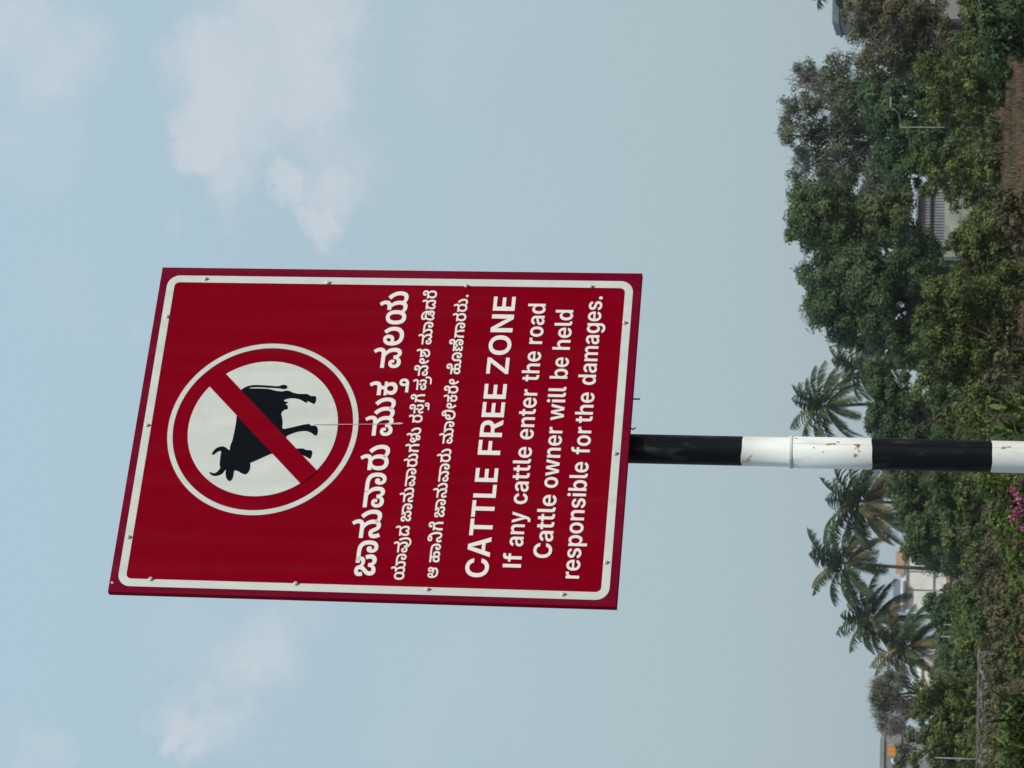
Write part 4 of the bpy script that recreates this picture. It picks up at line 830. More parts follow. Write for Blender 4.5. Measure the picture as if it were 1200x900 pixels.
# rust spots where the paint has flaked along the seam
for (z, da, wz, wa) in ((0.176, 0.0, 0.010, 0.10), (0.168, 0.16, 0.004, 0.07), (0.184, -0.06, 0.004, 0.06), (0.139, -0.02, 0.006, 0.10), (0.205, -0.30, 0.0025, 0.05),
                        (0.191, -0.55, 0.002, 0.04), (-0.088, -0.02, 0.007, 0.11), (-0.097, 0.06, 0.005, 0.07), (0.234, 0.45, 0.003, 0.10)):
    vs = []
    kk = 14
    for i in range(kk):
        t = 2 * math.pi * i / kk
        q = 0.55 + 0.65 * random.random()
        wz_, wa_ = wz * .8, wa * .8
        a = sa + da + wa_ * q * math.cos(t)
        vs.append((PX + (RL + 0.0004) * math.cos(a), PY + (RL + 0.0004) * math.sin(a), CAM.z + z + wz_ * q * math.sin(t)))
    vs.append((PX + (RL + 0.0006) * math.cos(sa + da), PY + (RL + 0.0006) * math.sin(sa + da), CAM.z + z))
    obj('rust_spot', vs, [(i, (i + 1) % kk, kk) for i in range(kk)], M_RUST, pole)

# ------------------------------------------------------------------ foliage builders
LEAF = {
    'deep': leaf_material('leaf_deep_green', (0.033, 0.067, 0.026), (0.067, 0.115, 0.041), (0.128, 0.179, 0.064)),
    'green': leaf_material('leaf_mid_green', (0.051, 0.084, 0.028), (0.102, 0.147, 0.046), (0.186, 0.224, 0.079)),
    'grey': leaf_material('leaf_dry_olive', (0.060, 0.077, 0.043), (0.119, 0.140, 0.073), (0.213, 0.215, 0.125)),
    'olive': leaf_material('leaf_yellow_green', (0.045, 0.068, 0.018), (0.103, 0.135, 0.035), (0.206, 0.222, 0.062)),
    'brown': leaf_material('leaf_dry_brown', (0.055, 0.053, 0.024), (0.120, 0.110, 0.053), (0.204, 0.174, 0.090)),
    'fresh': leaf_material('leaf_fresh_green', (0.030, 0.060, 0.012), (0.080, 0.130, 0.022), (0.160, 0.200, 0.045), 0.3),
    'twig': leaf_material('dry_twig', (0.170, 0.155, 0.140), (0.310, 0.285, 0.260), (0.460, 0.430, 0.400), 0.3),
    'palm': leaf_material('palm_frond_green', (0.018, 0.040, 0.014), (0.044, 0.074, 0.024), (0.105, 0.128, 0.044), 0.15),
    'palm_dry': leaf_material('palm_frond_dry', (0.050, 0.048, 0.018), (0.110, 0.095, 0.034), (0.190, 0.145, 0.062), 0.15),
    'flower': leaf_material('magenta_bract', (0.220, 0.040, 0.090), (0.440, 0.090, 0.200), (0.600, 0.260, 0.360), 0.3),
}
M_BARK = material('bark', (0.10, 0.085, 0.065), 0.9, 0.1, (3.0, 0.55, 0.4))
M_PBARK = material('palm_bark', (0.13, 0.115, 0.095), 0.9, 0.1, (6.0, 0.6, 0.4))


def unit(n):
    v = RNG.normal(size=(n, 3))
    return v / np.linalg.norm(v, axis=1, keepdims=True)


def leaf_quads(pos, nrm, L, W):
    """diamond leaves centred at pos"""
    n = len(pos)
    nrm = nrm / (np.linalg.norm(nrm, axis=1, keepdims=True) + 1e-9)
    t = np.cross(nrm, unit(n))
    t /= (np.linalg.norm(t, axis=1, keepdims=True) + 1e-9)
    b = np.cross(nrm, t)
    L = np.broadcast_to(L, (n,))[:, None]
    W = np.broadcast_to(W, (n,))[:, None]
    v = np.empty((n, 4, 3))
    v[:, 0], v[:, 1], v[:, 2], v[:, 3] = pos - t * L * .5, pos + b * W * .5, pos + t * L * .5, pos - b * W * .5
    return v.reshape(-1, 3), np.arange(n * 4).reshape(-1, 4)


def crown_mesh(lobes, leaf, density, fill_in=0.35, droop=0.0):
    """lobes (centre, radius in metres) carry leafy clumps, clumps carry leaves."""
    P, N, T = [], [], []
    for c, r in lobes:
        c = np.array(c)
        K = max(14, int(27 * density ** 0.6 * min(2.0, (r / 1.2) ** 0.6)))
        d = unit(K)
        d[:, 2] += 0.25
        d /= np.linalg.norm(d, axis=1, keepdims=True)
        cc = c + d * (r * (0.42 + 0.48 * RNG.random(K) ** 0.8))[:, None]
        rs = r * (0.15 + 0.24 * RNG.random(K) ** 1.4)
        ct = RNG.random(K)
        for k in range(K):
            m = int(min(1500, max(30, 4 * math.pi * rs[k] ** 2 / (leaf * leaf * 0.30) * 0.80 * density)))
            q = unit(m)
            lump = 1.0 + 0.22 * np.sin(q @ (unit(1)[0] * 5.0) + 6.28 * RNG.random()) + 0.16 * np.sin(q @ (unit(1)[0] * 9.0))
            rad = rs[k] * lump * (1.0 - 0.55 * RNG.random(m) ** 2.2)
            p = q * rad[:, None] * np.array([1.0, 1.0, 0.85]) + np.clip(RNG.normal(size=(m, 3)), -1.7, 1.7) * rs[k] * 0.16
            p[:, 2] -= droop * rs[k] * RNG.random(m)
            P.append(cc[k] + p)
            N.append(q * 0.85 + d[k] * 0.35 + np.array([0, 0, 0.25]) + RNG.normal(size=(m, 3)) * 0.38)
            T.append(np.clip(0.45 * ct[k] + 0.55 * RNG.random(m), 0, 1))
        nf = int(fill_in * r * r * 9 / (leaf * leaf) * 0.6)
        if nf:
            d = unit(nf)
            P.append(c + d * (r * 0.62 * RNG.random(nf) ** 0.33)[:, None])
            N.append(RNG.normal(size=(nf, 3)))
            T.append(RNG.random(nf) * 0.5)
    P, N, T = np.concatenate(P), np.concatenate(N), np.concatenate(T)
    keep = P[:, 2] > 0.03
    P, N, T = P[keep], N[keep], T[keep]
    L = leaf * (0.7 + 0.7 * RNG.random(len(P)))
    v, f = leaf_quads(P, N, L, L * 0.55)
    return v, f, np.repeat(T, 4)


def limb(mb, a, b, r0, r1, wob=0.12, n=6, k=5):
    a, b = Vector(a), Vector(b)
    L = (b - a).length
    pts, rad = [], []
    for i in range(k + 1):
        t = i / k
        p = a.lerp(b, t)
        if 0 < i < k:
            p += Vector((random.uniform(-1, 1), random.uniform(-1, 1), random.uniform(-.3, .8))) * L * wob * 0.35
        pts.append(p)
        rad.append(r0 + (r1 - r0) * t)
    mb.tube(pts, rad, n)
    return pts


def twigs(c, r, n, w, spread=1.0, up=0.5):
    """fine bare shoots radiating through a lobe, as crossed ribbons"""
    c = np.array(c)
    o = c + unit(n) * (r * 0.55 * RNG.random(n))[:, None]
    d = unit(n) * spread + (o - c) / r * 1.1 + np.array([0, 0, up])
    d /= np.linalg.norm(d, axis=1, keepdims=True)
    L = r * (0.25 + 0.5 * RNG.random(n))
    e = o + d * L[:, None]
    vs = []
    s = np.cross(d, unit(n))
    s /= np.linalg.norm(s, axis=1, keepdims=True)
    s2_ = np.cross(d, s)
    out = []
    for sd in (s, s2_):
        q = np.empty((n, 4, 3))
        q[:, 0], q[:, 1], q[:, 2], q[:, 3] = o - sd * w, o + sd * w, e + sd * w * .35, e - sd * w * .35
        out.append(q)
    v = np.concatenate(out).reshape(-1, 3)
    t = np.repeat(np.tile(RNG.random(n), 2), 4)
    return v, np.arange(len(v)).reshape(-1, 4), t


def tree(name, label, cat, D, lobes, kind, leaf=0.15, density=1.0, fill_in=0.35, group=None, trunk_r=0.16,
         twig=0, twig_w=0.012, trunk_at=None, trunk_n=1, droop=0.0, depth=0.5, leaves=True, grow=1.08, twig_up=0.5):
    """lobes in photograph pixels (ix, iy, radius), placed D metres away with real depth"""
    s = D / F_PX
    W3 = []
    for (ix, iy, r) in lobes:
        R = r * s * grow
        p = at(ix, iy, D)
        p = p + Vector((0, random.uniform(-depth, depth) * R * 1.6, 0))
        W3.append((p, R))
    cx = sum(p.x * R for p, R in W3) / sum(R for p, R in W3)
    cy = sum(p.y * R for p, R in W3) / sum(R for p, R in W3)
    if trunk_at is not None:
        q = at(trunk_at[0], trunk_at[1], D)
        cx, cy = q.x, q.y
    root = thing(name, label, cat, (cx, cy, 0), 0, group)
    o = Vector((cx, cy, 0))
    mb = MB()
    zmin = min(p.z - R for p, R in W3)
    zc = sum(p.z for p, R in W3) / len(W3)
    fork = max(0.35, min(zc * 0.55, zmin + 0.35 * (zc - zmin) if zmin > 0 else zc * 0.4))
    for k in range(trunk_n):
        off = Vector((random.uniform(-.45, .45), random.uniform(-.25, .25), 0)) * (k > 0)
        top = Vector((random.uniform(-.2, .2) + off.x * 2, random.uniform(-.2, .2) + off.y * 2, fork))
        limb(mb, off + Vector((0, 0, -0.1)), top, trunk_r, trunk_r * 0.7, 0.06, 8)
    for (p, R) in W3:
        q = p - o
        pts = limb(mb, top, q, trunk_r * 0.55, trunk_r * 0.16, 0.18, 6)
        for j in range(5):
            dd = Vector(unit(1)[0])
            dd.z = abs(dd.z) * 0.8 + 0.1
            limb(mb, pts[random.choice((3, 4, 5))], q + dd * R * 0.8, trunk_r * 0.16, 0.012, 0.2, 4, 4)
    mb.build('trunk', M_BARK, root, smooth=True)
    WL = [(p - o, R) for p, R in W3]
    if leaves:
        v, f, t = crown_mesh(WL, leaf, density, fill_in, droop)
        obj('crown', v, f, LEAF[kind], root, tint=t)
    if twig:
        vs, fs, ts, k = [], [], [], 0
        for p, R in WL:
            v, f, t = twigs(p, R, int(twig * (R / 1.5) ** 1.5), twig_w, 0.7, twig_up)
            vs.append(v)
            fs.append(f + k)
            ts.append(t)
            k += len(v)
        obj('twigs', np.concatenate(vs), np.concatenate(fs), LEAF['twig'], root, tint=np.concatenate(ts))
    return root


def frond(L, elev, curl, width, rng):
    """one feather frond in its own frame: grows along +X, rises by elev, droops by curl"""
    V, Fc, T = [], [], []
    n = 30
    pts = []
    x = z = 0.0
    for i in range(n + 1):
        t = i / n
        a = elev - curl * t ** 1.4
        pts.append((x, z, a))
        x += math.cos(a) * L / n
        z += math.sin(a) * L / n
    # rachis
    for i in range(n):
        w0, w1 = 0.035 * (1 - i / n) + 0.008, 0.035 * (1 - (i + 1) / n) + 0.008
        k = len(V)
        V += [(pts[i][0], -w0, pts[i][1]), (pts[i][0], w0, pts[i][1]), (pts[i + 1][0], w1, pts[i + 1][1]), (pts[i + 1][0], -w1, pts[i + 1][1])]
        Fc.append((k, k + 1, k + 2, k + 3))
        T += [0.9] * 4
    for i in range(3, n + 1):
        t = i / n
        l = L * width * (math.sin(math.pi * min(1, t * 0.92 + 0.10)) ** 0.6 + 0.05) * rng.uniform(.85, 1.12)
        for s in (-1, 1):
            px, pz, a = pts[i]
            fw = 0.62 + 0.45 * t
            dirx, diry = math.cos(fw * .9), math.sin(fw * .9) * 0.9
            dz = -0.30 - 0.35 * rng.random()
            ca, sa_ = math.cos(a), math.sin(a)
            d = Vector((dirx * ca - dz * sa_ * 0, s * diry, dirx * sa_ + dz)).normalized()
            side = Vector((ca, 0, sa_)) * (L / n * 0.80)
            p0 = Vector((px, s * 0.015, pz))
            p1 = p0 + d * l * 0.55
            p2 = p0 + d * l + Vector((0, 0, -l * 0.25))
            k = len(V)
            V += [tuple(p0 - side * .6), tuple(p0 + side * .6), tuple(p1 + side * .5), tuple(p1 - side * .5), tuple(p2)]
            Fc += [(k, k + 1, k + 2, k + 3), (k + 3, k + 2, k + 4)]
            T += [rng.uniform(0, .85)] * 5
    return V, Fc, T


def palm(label, ix, iy, rpx, D, n=20, dry=0.15, lean=0.0, tint_dry_low=True, group='coconut palms standing against the sky', seed=1, spread=1.0):
    rng = random.Random(seed)
    c = at(ix, iy, D)
    L = rpx * D / F_PX
    root = thing('palm_tree', label, 'palm tree', (c.x + lean, c.y, 0), 0, group)
    top = Vector((-lean, 0, c.z))
    mb = MB()
    k = 12
    pts = [Vector((-lean * (i / k) ** 1.6, 0, -0.2 + (c.z + 0.2) * i / k)) for i in range(k + 1)]
    mb.tube(pts, [0.17 - 0.06 * i / k + (0.10 * (1 - i / 2) if i < 2 else 0) for i in range(k + 1)], 8)
    mb.build('trunk', M_PBARK, root, smooth=True)
    # crown shaft with a few nuts
    mb = MB()
    for i in range(9):
        a = rng.uniform(0, 6.28)
        p = top + Vector((math.cos(a) * .22, math.sin(a) * .22, -.30 - .2 * rng.random()))
        mb.tube([p + Vector((0, 0, .13)), p + Vector((0, 0, .06)), p + Vector((0, 0, -.06)), p + Vector((0, 0, -.13))], [.03, .11, .11, .03], 7)
    mb.build('coconuts', LEAF['palm_dry'], root, smooth=True)
    n = int(n * 1.35)
    for i in range(n):
        t = i / (n - 1)
        elev = math.radians(84 - 122 * t ** 0.9 + rng.uniform(-8, 8))
        az = i * 2.39996 + rng.uniform(-.25, .25)
        curl = math.radians(28 + 55 * (1 - abs(t - .35)) + rng.uniform(-8, 14)) * spread
        V, Fc, T = frond(L * rng.uniform(1.0, 1.22), elev, curl, 0.27, rng)
        isdry = rng.random() < dry * (2.2 if (tint_dry_low and t > .6) else 0.5)
        o = obj('frond', V, Fc, LEAF['palm_dry' if isdry else 'palm'], root, tint=T)
        o.location = top + Vector((0, 0, -0.15 * t))
        o.rotation_euler = (rng.uniform(-.25, .25), 0, az)
    return root


# ------------------------------------------------------------------ far houses and walls
M_WHITEWALL = material('white_plaster', (0.87, 0.85, 0.79), 0.85, 0.15, (0.8, 0.85, 0.0))
M_PEACH = material('peach_plaster', (0.62, 0.40, 0.27), 0.85, 0.15, (0.8, 0.85, 0.0))
M_GREYWALL = material('grey_cement', (0.30, 0.30, 0.29), 0.9, 0.1, (0.7, 0.75, 0.2))
M_ROOF = material('grey_blue_roof', (0.16, 0.19, 0.23), 0.6, 0.3, (1.0, 0.8, 0.0))
M_GLASS = material('dark_window', (0.03, 0.035, 0.04), 0.15, 0.5)
M_METAL = material('weathered_sheet', (0.27, 0.28, 0.29), 0.55, 0.4, (1.3, 0.7, 0.0))
M_LIME = material('lime_washed_stone', (0.42, 0.45, 0.36), 0.9, 0.1, (1.4, 0.55, 0.3))
M_ORANGE = material('orange_plastic', (0.70, 0.30, 0.06), 0.5, 0.3)
M_TANKW = material('white_plastic', (0.75, 0.75, 0.74), 0.5, 0.3)
M_POLE = material('galvanised_post', (0.27, 0.28, 0.27), 0.5, 0.4)


def house(name, label, cat, ix_top, iy0, iy1, D, depth, wall, floors=2, roof=None, wins=2, parapet=0.5, rz=0.0):
    a, b = at(ix_top, iy0, D), at(ix_top, iy1, D)
    x0, x1 = min(a.x, b.x), max(a.x, b.x)
    H = (a.z + b.z) / 2
    root = thing(name, label, cat, ((x0 + x1) / 2, D, 0), rz)
    w = (x1 - x0) / 2
    mb = MB()
    mb.box((-w, 0, 0), (w, depth, H))
    wl_ = mb.build('wall', wall, root)
    mb = MB()
    mb.box((-w - .15, -.25, H), (w + .15, depth + .15, H + .18))
    mb.box((-w, -.1, H + .18), (w, .02, H + parapet))
    mb.box((-w, .02, H + .18), (-w + .12, depth, H + parapet))
    mb.box((w - .12, .02, H + .18), (w, depth, H + parapet))
    mb.build('roof', roof or wall, root)
    fh = H / floors
    for fl in range(floors):
        for k in range(wins):
            xc = -w + (2 * w) * (k + .5) / wins
            ww = min(.6, w / wins * .55)
            z0 = fl * fh + fh * .34
            mb = MB()
            mb.box((xc - ww - .07, -.06, z0 - .08), (xc + ww + .07, -.003, z0))
            mb.box((xc - ww - .07, -.06, z0 + fh * .42), (xc + ww + .07, -.003, z0 + fh * .42 + .08))
            mb.box((xc - ww - .07, -.06, z0), (xc - ww, -.003, z0 + fh * .42))
            mb.box((xc + ww, -.06, z0), (xc + ww + .07, -.003, z0 + fh * .42))
            mb.box((xc - .03, -.05, z0), (xc + .03, -.003, z0 + fh * .42))
            wf = mb.build('window', M_TANKW, root)
            mb = MB()
            mb.box((xc - ww, -.02, z0), (xc - .03, -.002, z0 + fh * .42))
            mb.box((xc + .03, -.02, z0), (xc + ww, -.002, z0 + fh * .42))
            mb.build('pane', M_GLASS, wf)
    return root, w, H, wl_


# white house seen between the palms, with a sloping roof and a low orange parapet
h1, w1, H1, _ = house('white_house', 'white two-storey house between the slender coconut palm and its leaning neighbour', 'house',
                      1062, 714, 642, 262, 8, M_WHITEWALL, 2, None, 0)
mb = MB()
for s in (0,):
    mb.quad([(-w1 - .3, -.6, H1 + .15), (-.2, -.6, H1 + .15), (-.2, 3.5, H1 + 1.2), (-w1 - .3, 3.5, H1 + 1.2)])
    mb.quad([(-w1 - .3, -.6, H1 + .03), (-w1 - .3, 3.5, H1 + 1.08), (-.2, 3.5, H1 + 1.08), (-.2, -.6, H1 + .03)])
    mb.quad([(-w1 - .3, -.6, H1 + .03), (-.2, -.6, H1 + .03), (-.2, -.6, H1 + .15), (-w1 - .3, -.6, H1 + .15)])
    mb.quad([(-.2, -.6, H1 + .03), (-.2, 3.5, H1 + 1.08), (-.2, 3.5, H1 + 1.2), (-.2, -.6, H1 + .15)])
mb.build('sloping_roof', M_ROOF, h1)
mb = MB()
mb.box((.4, -.4, H1 + .2), (w1 - .3, -.12, H1 + .95))
mb.build('terrace_parapet', M_PEACH, h1)
mb = MB()
mb.box((-w1 - .08, -.10, H1 * .5 - .07), (w1 + .08, -.003, H1 * .5 + .07))
mb.build('floor_band', M_GREYWALL, h1)
for xx in (-w1 * .35, w1 * .25):
    mb = MB()
    mb.tube([(xx, -.06, 0), (xx, -.06, H1 * .5), (xx, -.06, H1 - .05)], .04, 6)
    mb.build('rain_pipe', M_GREYWALL, h1)
mb = MB()
mb.box((w1 * .45, -.03, H1 * .62), (w1 * .75, -.003, H1 * .85))
mb.build('window', M_GLASS, h1)
h2, *_ = house('peach_house', 'low peach coloured house front under the white house', 'house', 1113, 694, 655, 236, 5, M_PEACH, 1, None, 3, 0.3)
h3, *_ = house('pale_house', 'pale house glimpsed behind the brown-fronded palm and the grey dry tree', 'house', 1080, 806, 772, 275, 7, M_WHITEWALL, 2, None, 0)
h4, *_ = house('grey_house', 'grey house with an overhanging roof at the far right behind twigs', 'house', 984, 26, -60, 215, 8, M_GREYWALL, 2, M_ROOF, 2)
h5, *_ = house('whitewashed_shed', 'whitewashed shed low behind the bare twiggy tree at the far right', 'shed', 1096, 22, -40, 165, 5, M_GREYWALL, 1, None, 0, 0.3)
h6, w6, H6, _ = house('grey_block', 'hazy grey block at the far left, tallest of the two there', 'building', 1036, 912, 868, 352, 9, M_GREYWALL, 3, None, 0)
h7, w7, H7, _ = house('low_annex', 'low grey building with tanks on its roof before the hazy grey block', 'building', 1056, 898, 864, 325, 6, M_GREYWALL, 2, None, 0, 0.3)
t_ = thing('water_tank', 'square orange tank on the roof of the low grey building', 'water tank', (h7.location.x + w7 - 1.55, h7.location.y + 0.9, H7 + .18), 0, 'roof tanks far left')
mb = MB()
mb.box((-.5, -.5, .25), (.5, .5, 1.35))
for xx in (-.5, 0, .5):
    mb.box((xx - .05, -.56, .25), (xx + .05, -.502, 1.35))
mb.build('tank_body', M_ORANGE, t_)
for xx in (-.4, .3):
    for yy in (-.4, .3):
        mb = MB()
        mb.box((xx, yy, 0), (xx + .1, yy + .1, .25))
        mb.build('leg', M_GREYWALL, t_)
t_ = thing('water_tank', 'round white tank on the roof of the low grey building', 'water tank', (h7.location.x + w7 - 2.75, h7.location.y + 0.9, H7 + .18), 0, 'roof tanks far left')
mb = MB()
mb.tube([(0, 0, 0), (0, 0, .6), (0, 0, .78), (0, 0, .84)], [.45, .45, .28, .2], 14)
mb.build('tank_body', M_TANKW, t_, smooth=True)
mb = MB()
mb.tube([(0, 0, .84), (0, 0, .92)], [.2, .2], 12)
mb.build('lid', M_TANKW, t_)

# grey sheet shed with a lime-washed plinth in the gap between the trees
sh = thing('sheet_shed', 'grey sheet metal shed on a pale plinth in the gap beside the big dark tree', 'shed', (0, 0, 0))
a, b = at(1075, 296, 150), at(1075, 218, 150)
sh.location = ((a.x + b.x) / 2, 150, 0)
w = (b.x - a.x) / 2
zt, zm, zl = a.z, at(1107, 250, 150).z, at(1092, 250, 150).z
mb = MB()
nb_ = 46
for i in range(nb_):
    xa, xb = -w + 2 * w * i / nb_, -w + 2 * w * (i + 1) / nb_
    ya, yb = (0.0, 0.06) if i % 2 == 0 else (0.06, 0.0)
    mb.quad([(xa, ya, zm), (xb, yb, zm), (xb, yb, zl - .08), (xa, ya, zl - .08)])
    mb.quad([(xa, ya, zl + .08), (xb, yb, zl + .08), (xb, yb, zt), (xa, ya, zt)])
mb.box((-w, .1, zm), (w, 4, zt - .05))
mb.build('sheet_wall', M_METAL, sh)
mb = MB()
mb.box((-w - .02, -.02, zl - .08), (w + .02, .08, zl + .08))
mb.build('purlin', M_GLASS, sh)
mb = MB()
mb.box((-w - .2, -.25, 0), (w + .2, 4.1, zm))
mb.build('plinth', M_LIME, sh)
mb = MB()
mb.box((-w - .3, -.3, zt), (w + .3, 4.3, zt + .1))
mb.build('roof', M_METAL, sh)

# rubble wall low on the left
rw = thing('rubble_wall', 'low grey rubble stone wall below the light green bush', 'wall', (0, 0, 0))
a, b = at(1142, 905, 82), at(1142, 806, 82)
rw.location = ((a.x + b.x) / 2, 82, 0)
w = (b.x - a.x) / 2 + 1.0
M_STONE = [material('rubble_light', (0.29, 0.275, 0.255), 0.9, 0.1, (9.0, 0.6, 0.4)), material('rubble_dark', (0.22, 0.208, 0.19), 0.9, 0.1, (9.0, 0.6, 0.4)),
           material('mortar', (0.16, 0.145, 0.13), 0.95, 0.05, (8.0, 0.7, 0.3))]
mb = MB()
mb.box((-w, .045, 0), (w, .40, a.z - .03), 2)
z = 0.0
while z < a.z - .06:
    h = random.uniform(.06, .11)
    x = -w
    while x < w:
        l = random.uniform(.06, .17)
        jz = random.uniform(-.035, .035)
        mb.box((x + .008, random.uniform(-.05, .04), max(0, z + jz + random.uniform(.0, .02))), (x + l - .010, .10, min(a.z + .02, z + jz + h - random.uniform(.0, .03))), random.choice((0, 0, 1)))
        x += l
    z += h
mb.build('stonework', M_STONE, rw)


def post(name, label, cat, ix0, ix1, iy, D, r=0.05, arm=None, group=None):
    b, tpt = at(ix1, iy, D), at(ix0, iy, D)
    root = thing(name, label, cat, (tpt.x, tpt.y, 0), 0, group)
    mb = MB()
    mb.tube([(0, 0, -.1), (0, 0, tpt.z * .5), (0, 0, tpt.z)], [r * 1.15, r, r * .8], 8)
    p = mb.build('post', M_POLE, root, smooth=True)
    if arm:
        mb = MB()
        k = 7
        pts = [(arm * math.sin(math.pi / 2 * i / k), 0, tpt.z - .05 + abs(arm) * .55 * (1 - math.cos(math.pi / 2 * i / k))) for i in range(k + 1)]
        mb.tube(pts, r * .6, 6)
        mb.build('arm', M_POLE, root, smooth=True)
        e = pts[-1]
        mb = MB()
        s = 1 if arm > 0 else -1
        mb.box((min(e[0], e[0] + s * .4), -.07, e[2] - .05), (max(e[0], e[0] + s * .4), .07, e[2] + .02))
        mb.build('lamp_head', M_POLE, root)
    else:
        mb = MB()
        mb.tube([(0, 0, tpt.z), (0, 0, tpt.z + .03), (0, 0, tpt.z + .06)], [r * 1.2, r * 1.1, r * .4], 8)
        mb.build('cap', M_POLE, root)
    return root


# ------------------------------------------------------------------ trees, far to near
palm('tall palm with many drooping fronds, right of the striped pole and beside the dark trees', 965, 476, 49, 225, 22, 0.10, 0.5, seed=3)
palm('half hidden palm just behind the big dark tree', 1004, 432, 44, 232, 18, 0.25, 0.2, seed=5)
palm('low olive palm squeezed between the big dark tree and the yellow-green bush', 1040, 408, 40, 215, 18, 0.7, 0.0, seed=8, tint_dry_low=False)
palm('bushy palm immediately left of the striped pole, with tan lower fronds', 1012, 588, 62, 222, 26, 0.30, 0.0, seed=11)
palm('slender palm with a thin bare trunk in front of the white house', 990, 660, 55, 228, 22, 0.18, -0.3, seed=13)
palm('palm leaning over the left end of the white house, green topped', 1022, 724, 48, 230, 22, 0.25, 0.3, seed=17)
palm('shortest palm with brown and olive fronds beside the grey dry tree', 1064, 757, 52, 218, 24, 0.75, 0.0, seed=19, tint_dry_low=False)
palm('palm mostly cut off by the right edge, one frond tip showing above the grey house', 985, -28, 46, 205, 20, 0.15, 0.0, seed=23)

tree('rain_tree', 'big rounded green tree, its lit crown tallest beside the sparse tree', 'tree', 135,
     [(958, 245, 36), (975, 285, 36), (1012, 262, 42), (985, 222, 30), (1045, 255, 34), (1000, 300, 34), (945, 268, 24), (1070, 285, 22), (1050, 225, 20)],
     'green', 0.14, 1.3, 0.7, trunk_r=.25, trunk_at=(1100, 315))
tree('rain_tree', 'big deep green spreading tree sloping down towards the palms', 'tree', 130,
     [(968, 335, 32), (985, 360, 36), (1010, 385, 30), (1030, 330, 44), (1040, 372, 40), (1065, 320, 34), (1075, 290, 26), (1000, 325, 38), (1065, 400, 26), (1088, 345, 26), (1085, 310, 18)],
     'deep', 0.14, 1.3, 0.7, trunk_r=.25, trunk_at=(1100, 350))
tree('sparse_tree', 'tall thin-leaved tree with sky and branches showing through, right of the rounded green tree', 'tree', 128,
     [(945, 92, 24), (935, 130, 24), (928, 160, 20), (948, 195, 28), (968, 112, 32), (970, 155, 34), (985, 85, 28), (1000, 130, 36), (985, 195, 32),
      (1015, 170, 34), (1022, 100, 30), (1035, 205, 28), (1040, 140, 30)],
     'grey', 0.12, 0.52, 0.08, trunk_r=.24, twig=240, twig_w=.016)
tree('leafy_tree', 'dark leafy lower tree under the thin-leaved one', 'tree', 120,
     [(1035, 110, 28), (1050, 140, 30), (1050, 175, 30), (1065, 205, 24), (1060, 95, 22), (1075, 150, 24), (1085, 110, 26), (1092, 165, 26), (1085, 195, 18), (1095, 80, 24)], 'deep', 0.13, 1.1, 0.6, trunk_r=.18)
tree('twiggy_tree', 'olive tree with a bare twiggy top in front of the grey house', 'tree', 112,
     [(1015, 40, 26), (1008, 15, 22), (1035, 68, 30), (1050, 30, 34), (1060, 75, 26), (1075, 45, 26), (1090, 70, 24), (1098, 42, 22), (1045, 2, 26), (1070, 5, 24), (1092, 12, 18), (1030, 10, 26)],
     'brown', 0.11, 0.7, 0.2, trunk_r=.18, twig=260, twig_w=.014)
tree('dark_tree', 'dark tree mass behind the yellow-green bush, just right of the striped pole', 'tree', 140,
     [(1035, 490, 24), (1045, 455, 28), (1055, 515, 30), (1028, 440, 22), (1062, 480, 30), (1075, 520, 26), (1040, 530, 24)], 'deep', 0.14, 1.2, 0.6, trunk_r=.2)
tree('shade_tree', 'mid green tree under the bushy palm, left of the striped pole', 'tree', 145,
     [(1062, 575, 24), (1072, 605, 26), (1082, 635, 24), (1092, 590, 26), (1098, 620, 24), (1058, 555, 22), (1066, 650, 14)], 'green', 0.14, 1.1, 0.5, trunk_r=.18)
tree('dark_bush', 'small dark tree at the foot of the white house', 'tree', 175, [(1098, 706, 15), (1112, 700, 14), (1106, 722, 15), (1125, 712, 14)], 'deep', 0.2, 1.3, 0.6, trunk_r=.14)
tree('dark_bush', 'blue-green bush in shade under the brown-fronded palm', 'bush', 110, [(1118, 745, 15), (1138, 762, 18), (1148, 788, 16), (1125, 775, 14)], 'deep', 0.16, 1.2, 0.6, trunk_r=.1)
tree('dry_tree', 'grey leafless dry tree like a brush against the sky, far left', 'tree', 132,
     [(1034, 805, 17), (1038, 830, 20), (1050, 815, 19), (1055, 850, 20), (1060, 795, 16), (1064, 830, 20), (1046, 792, 14), (1040, 850, 16), (1028, 818, 12)],
     'grey', 0.08, 0.10, 0.0, trunk_r=.14, twig=1150, twig_w=.011, twig_up=1.5)
tree('light_bush', 'light green round bush above the rubble wall', 'bush', 98,
     [(1088, 806, 20), (1084, 832, 18), (1090, 862, 20), (1112, 820, 26), (1116, 852, 27), (1122, 888, 24), (1132, 800, 16), (1098, 890, 16), (1075, 890, 10)], 'olive', 0.09, 1.0, 0.5, trunk_r=.12)
tree('twiggy_bush', 'pale twiggy bush under the hazy grey block', 'bush', 150, [(1062, 880, 14), (1068, 862, 12), (1056, 896, 12)], 'grey', 0.15, 0.5, 0.2, trunk_r=.1, twig=350, twig_w=.014)
tree('yellow_bush', 'yellow-green young tree below the thin-leaved tree, bare stems beside it', 'tree', 78,
     [(1095, 80, 24), (1110, 108, 26), (1130, 92, 24), (1132, 132, 26), (1150, 108, 24), (1098, 128, 18), (1118, 60, 18)], 'olive', 0.085, 0.9, 0.35, trunk_r=.09)
tree('many_stemmed_tree', 'small yellow-green tree on many bare stems over the red soil', 'tree', 75,
     [(1088, 190, 17), (1108, 205, 22), (1125, 228, 22), (1140, 200, 22), (1090, 218, 14), (1150, 228, 18), (1120, 180, 18), (1128, 158, 14)], 'olive', 0.085, 0.85, 0.3, trunk_r=.028,
     trunk_at=(1180, 168), trunk_n=6, twig=60, twig_w=.01)
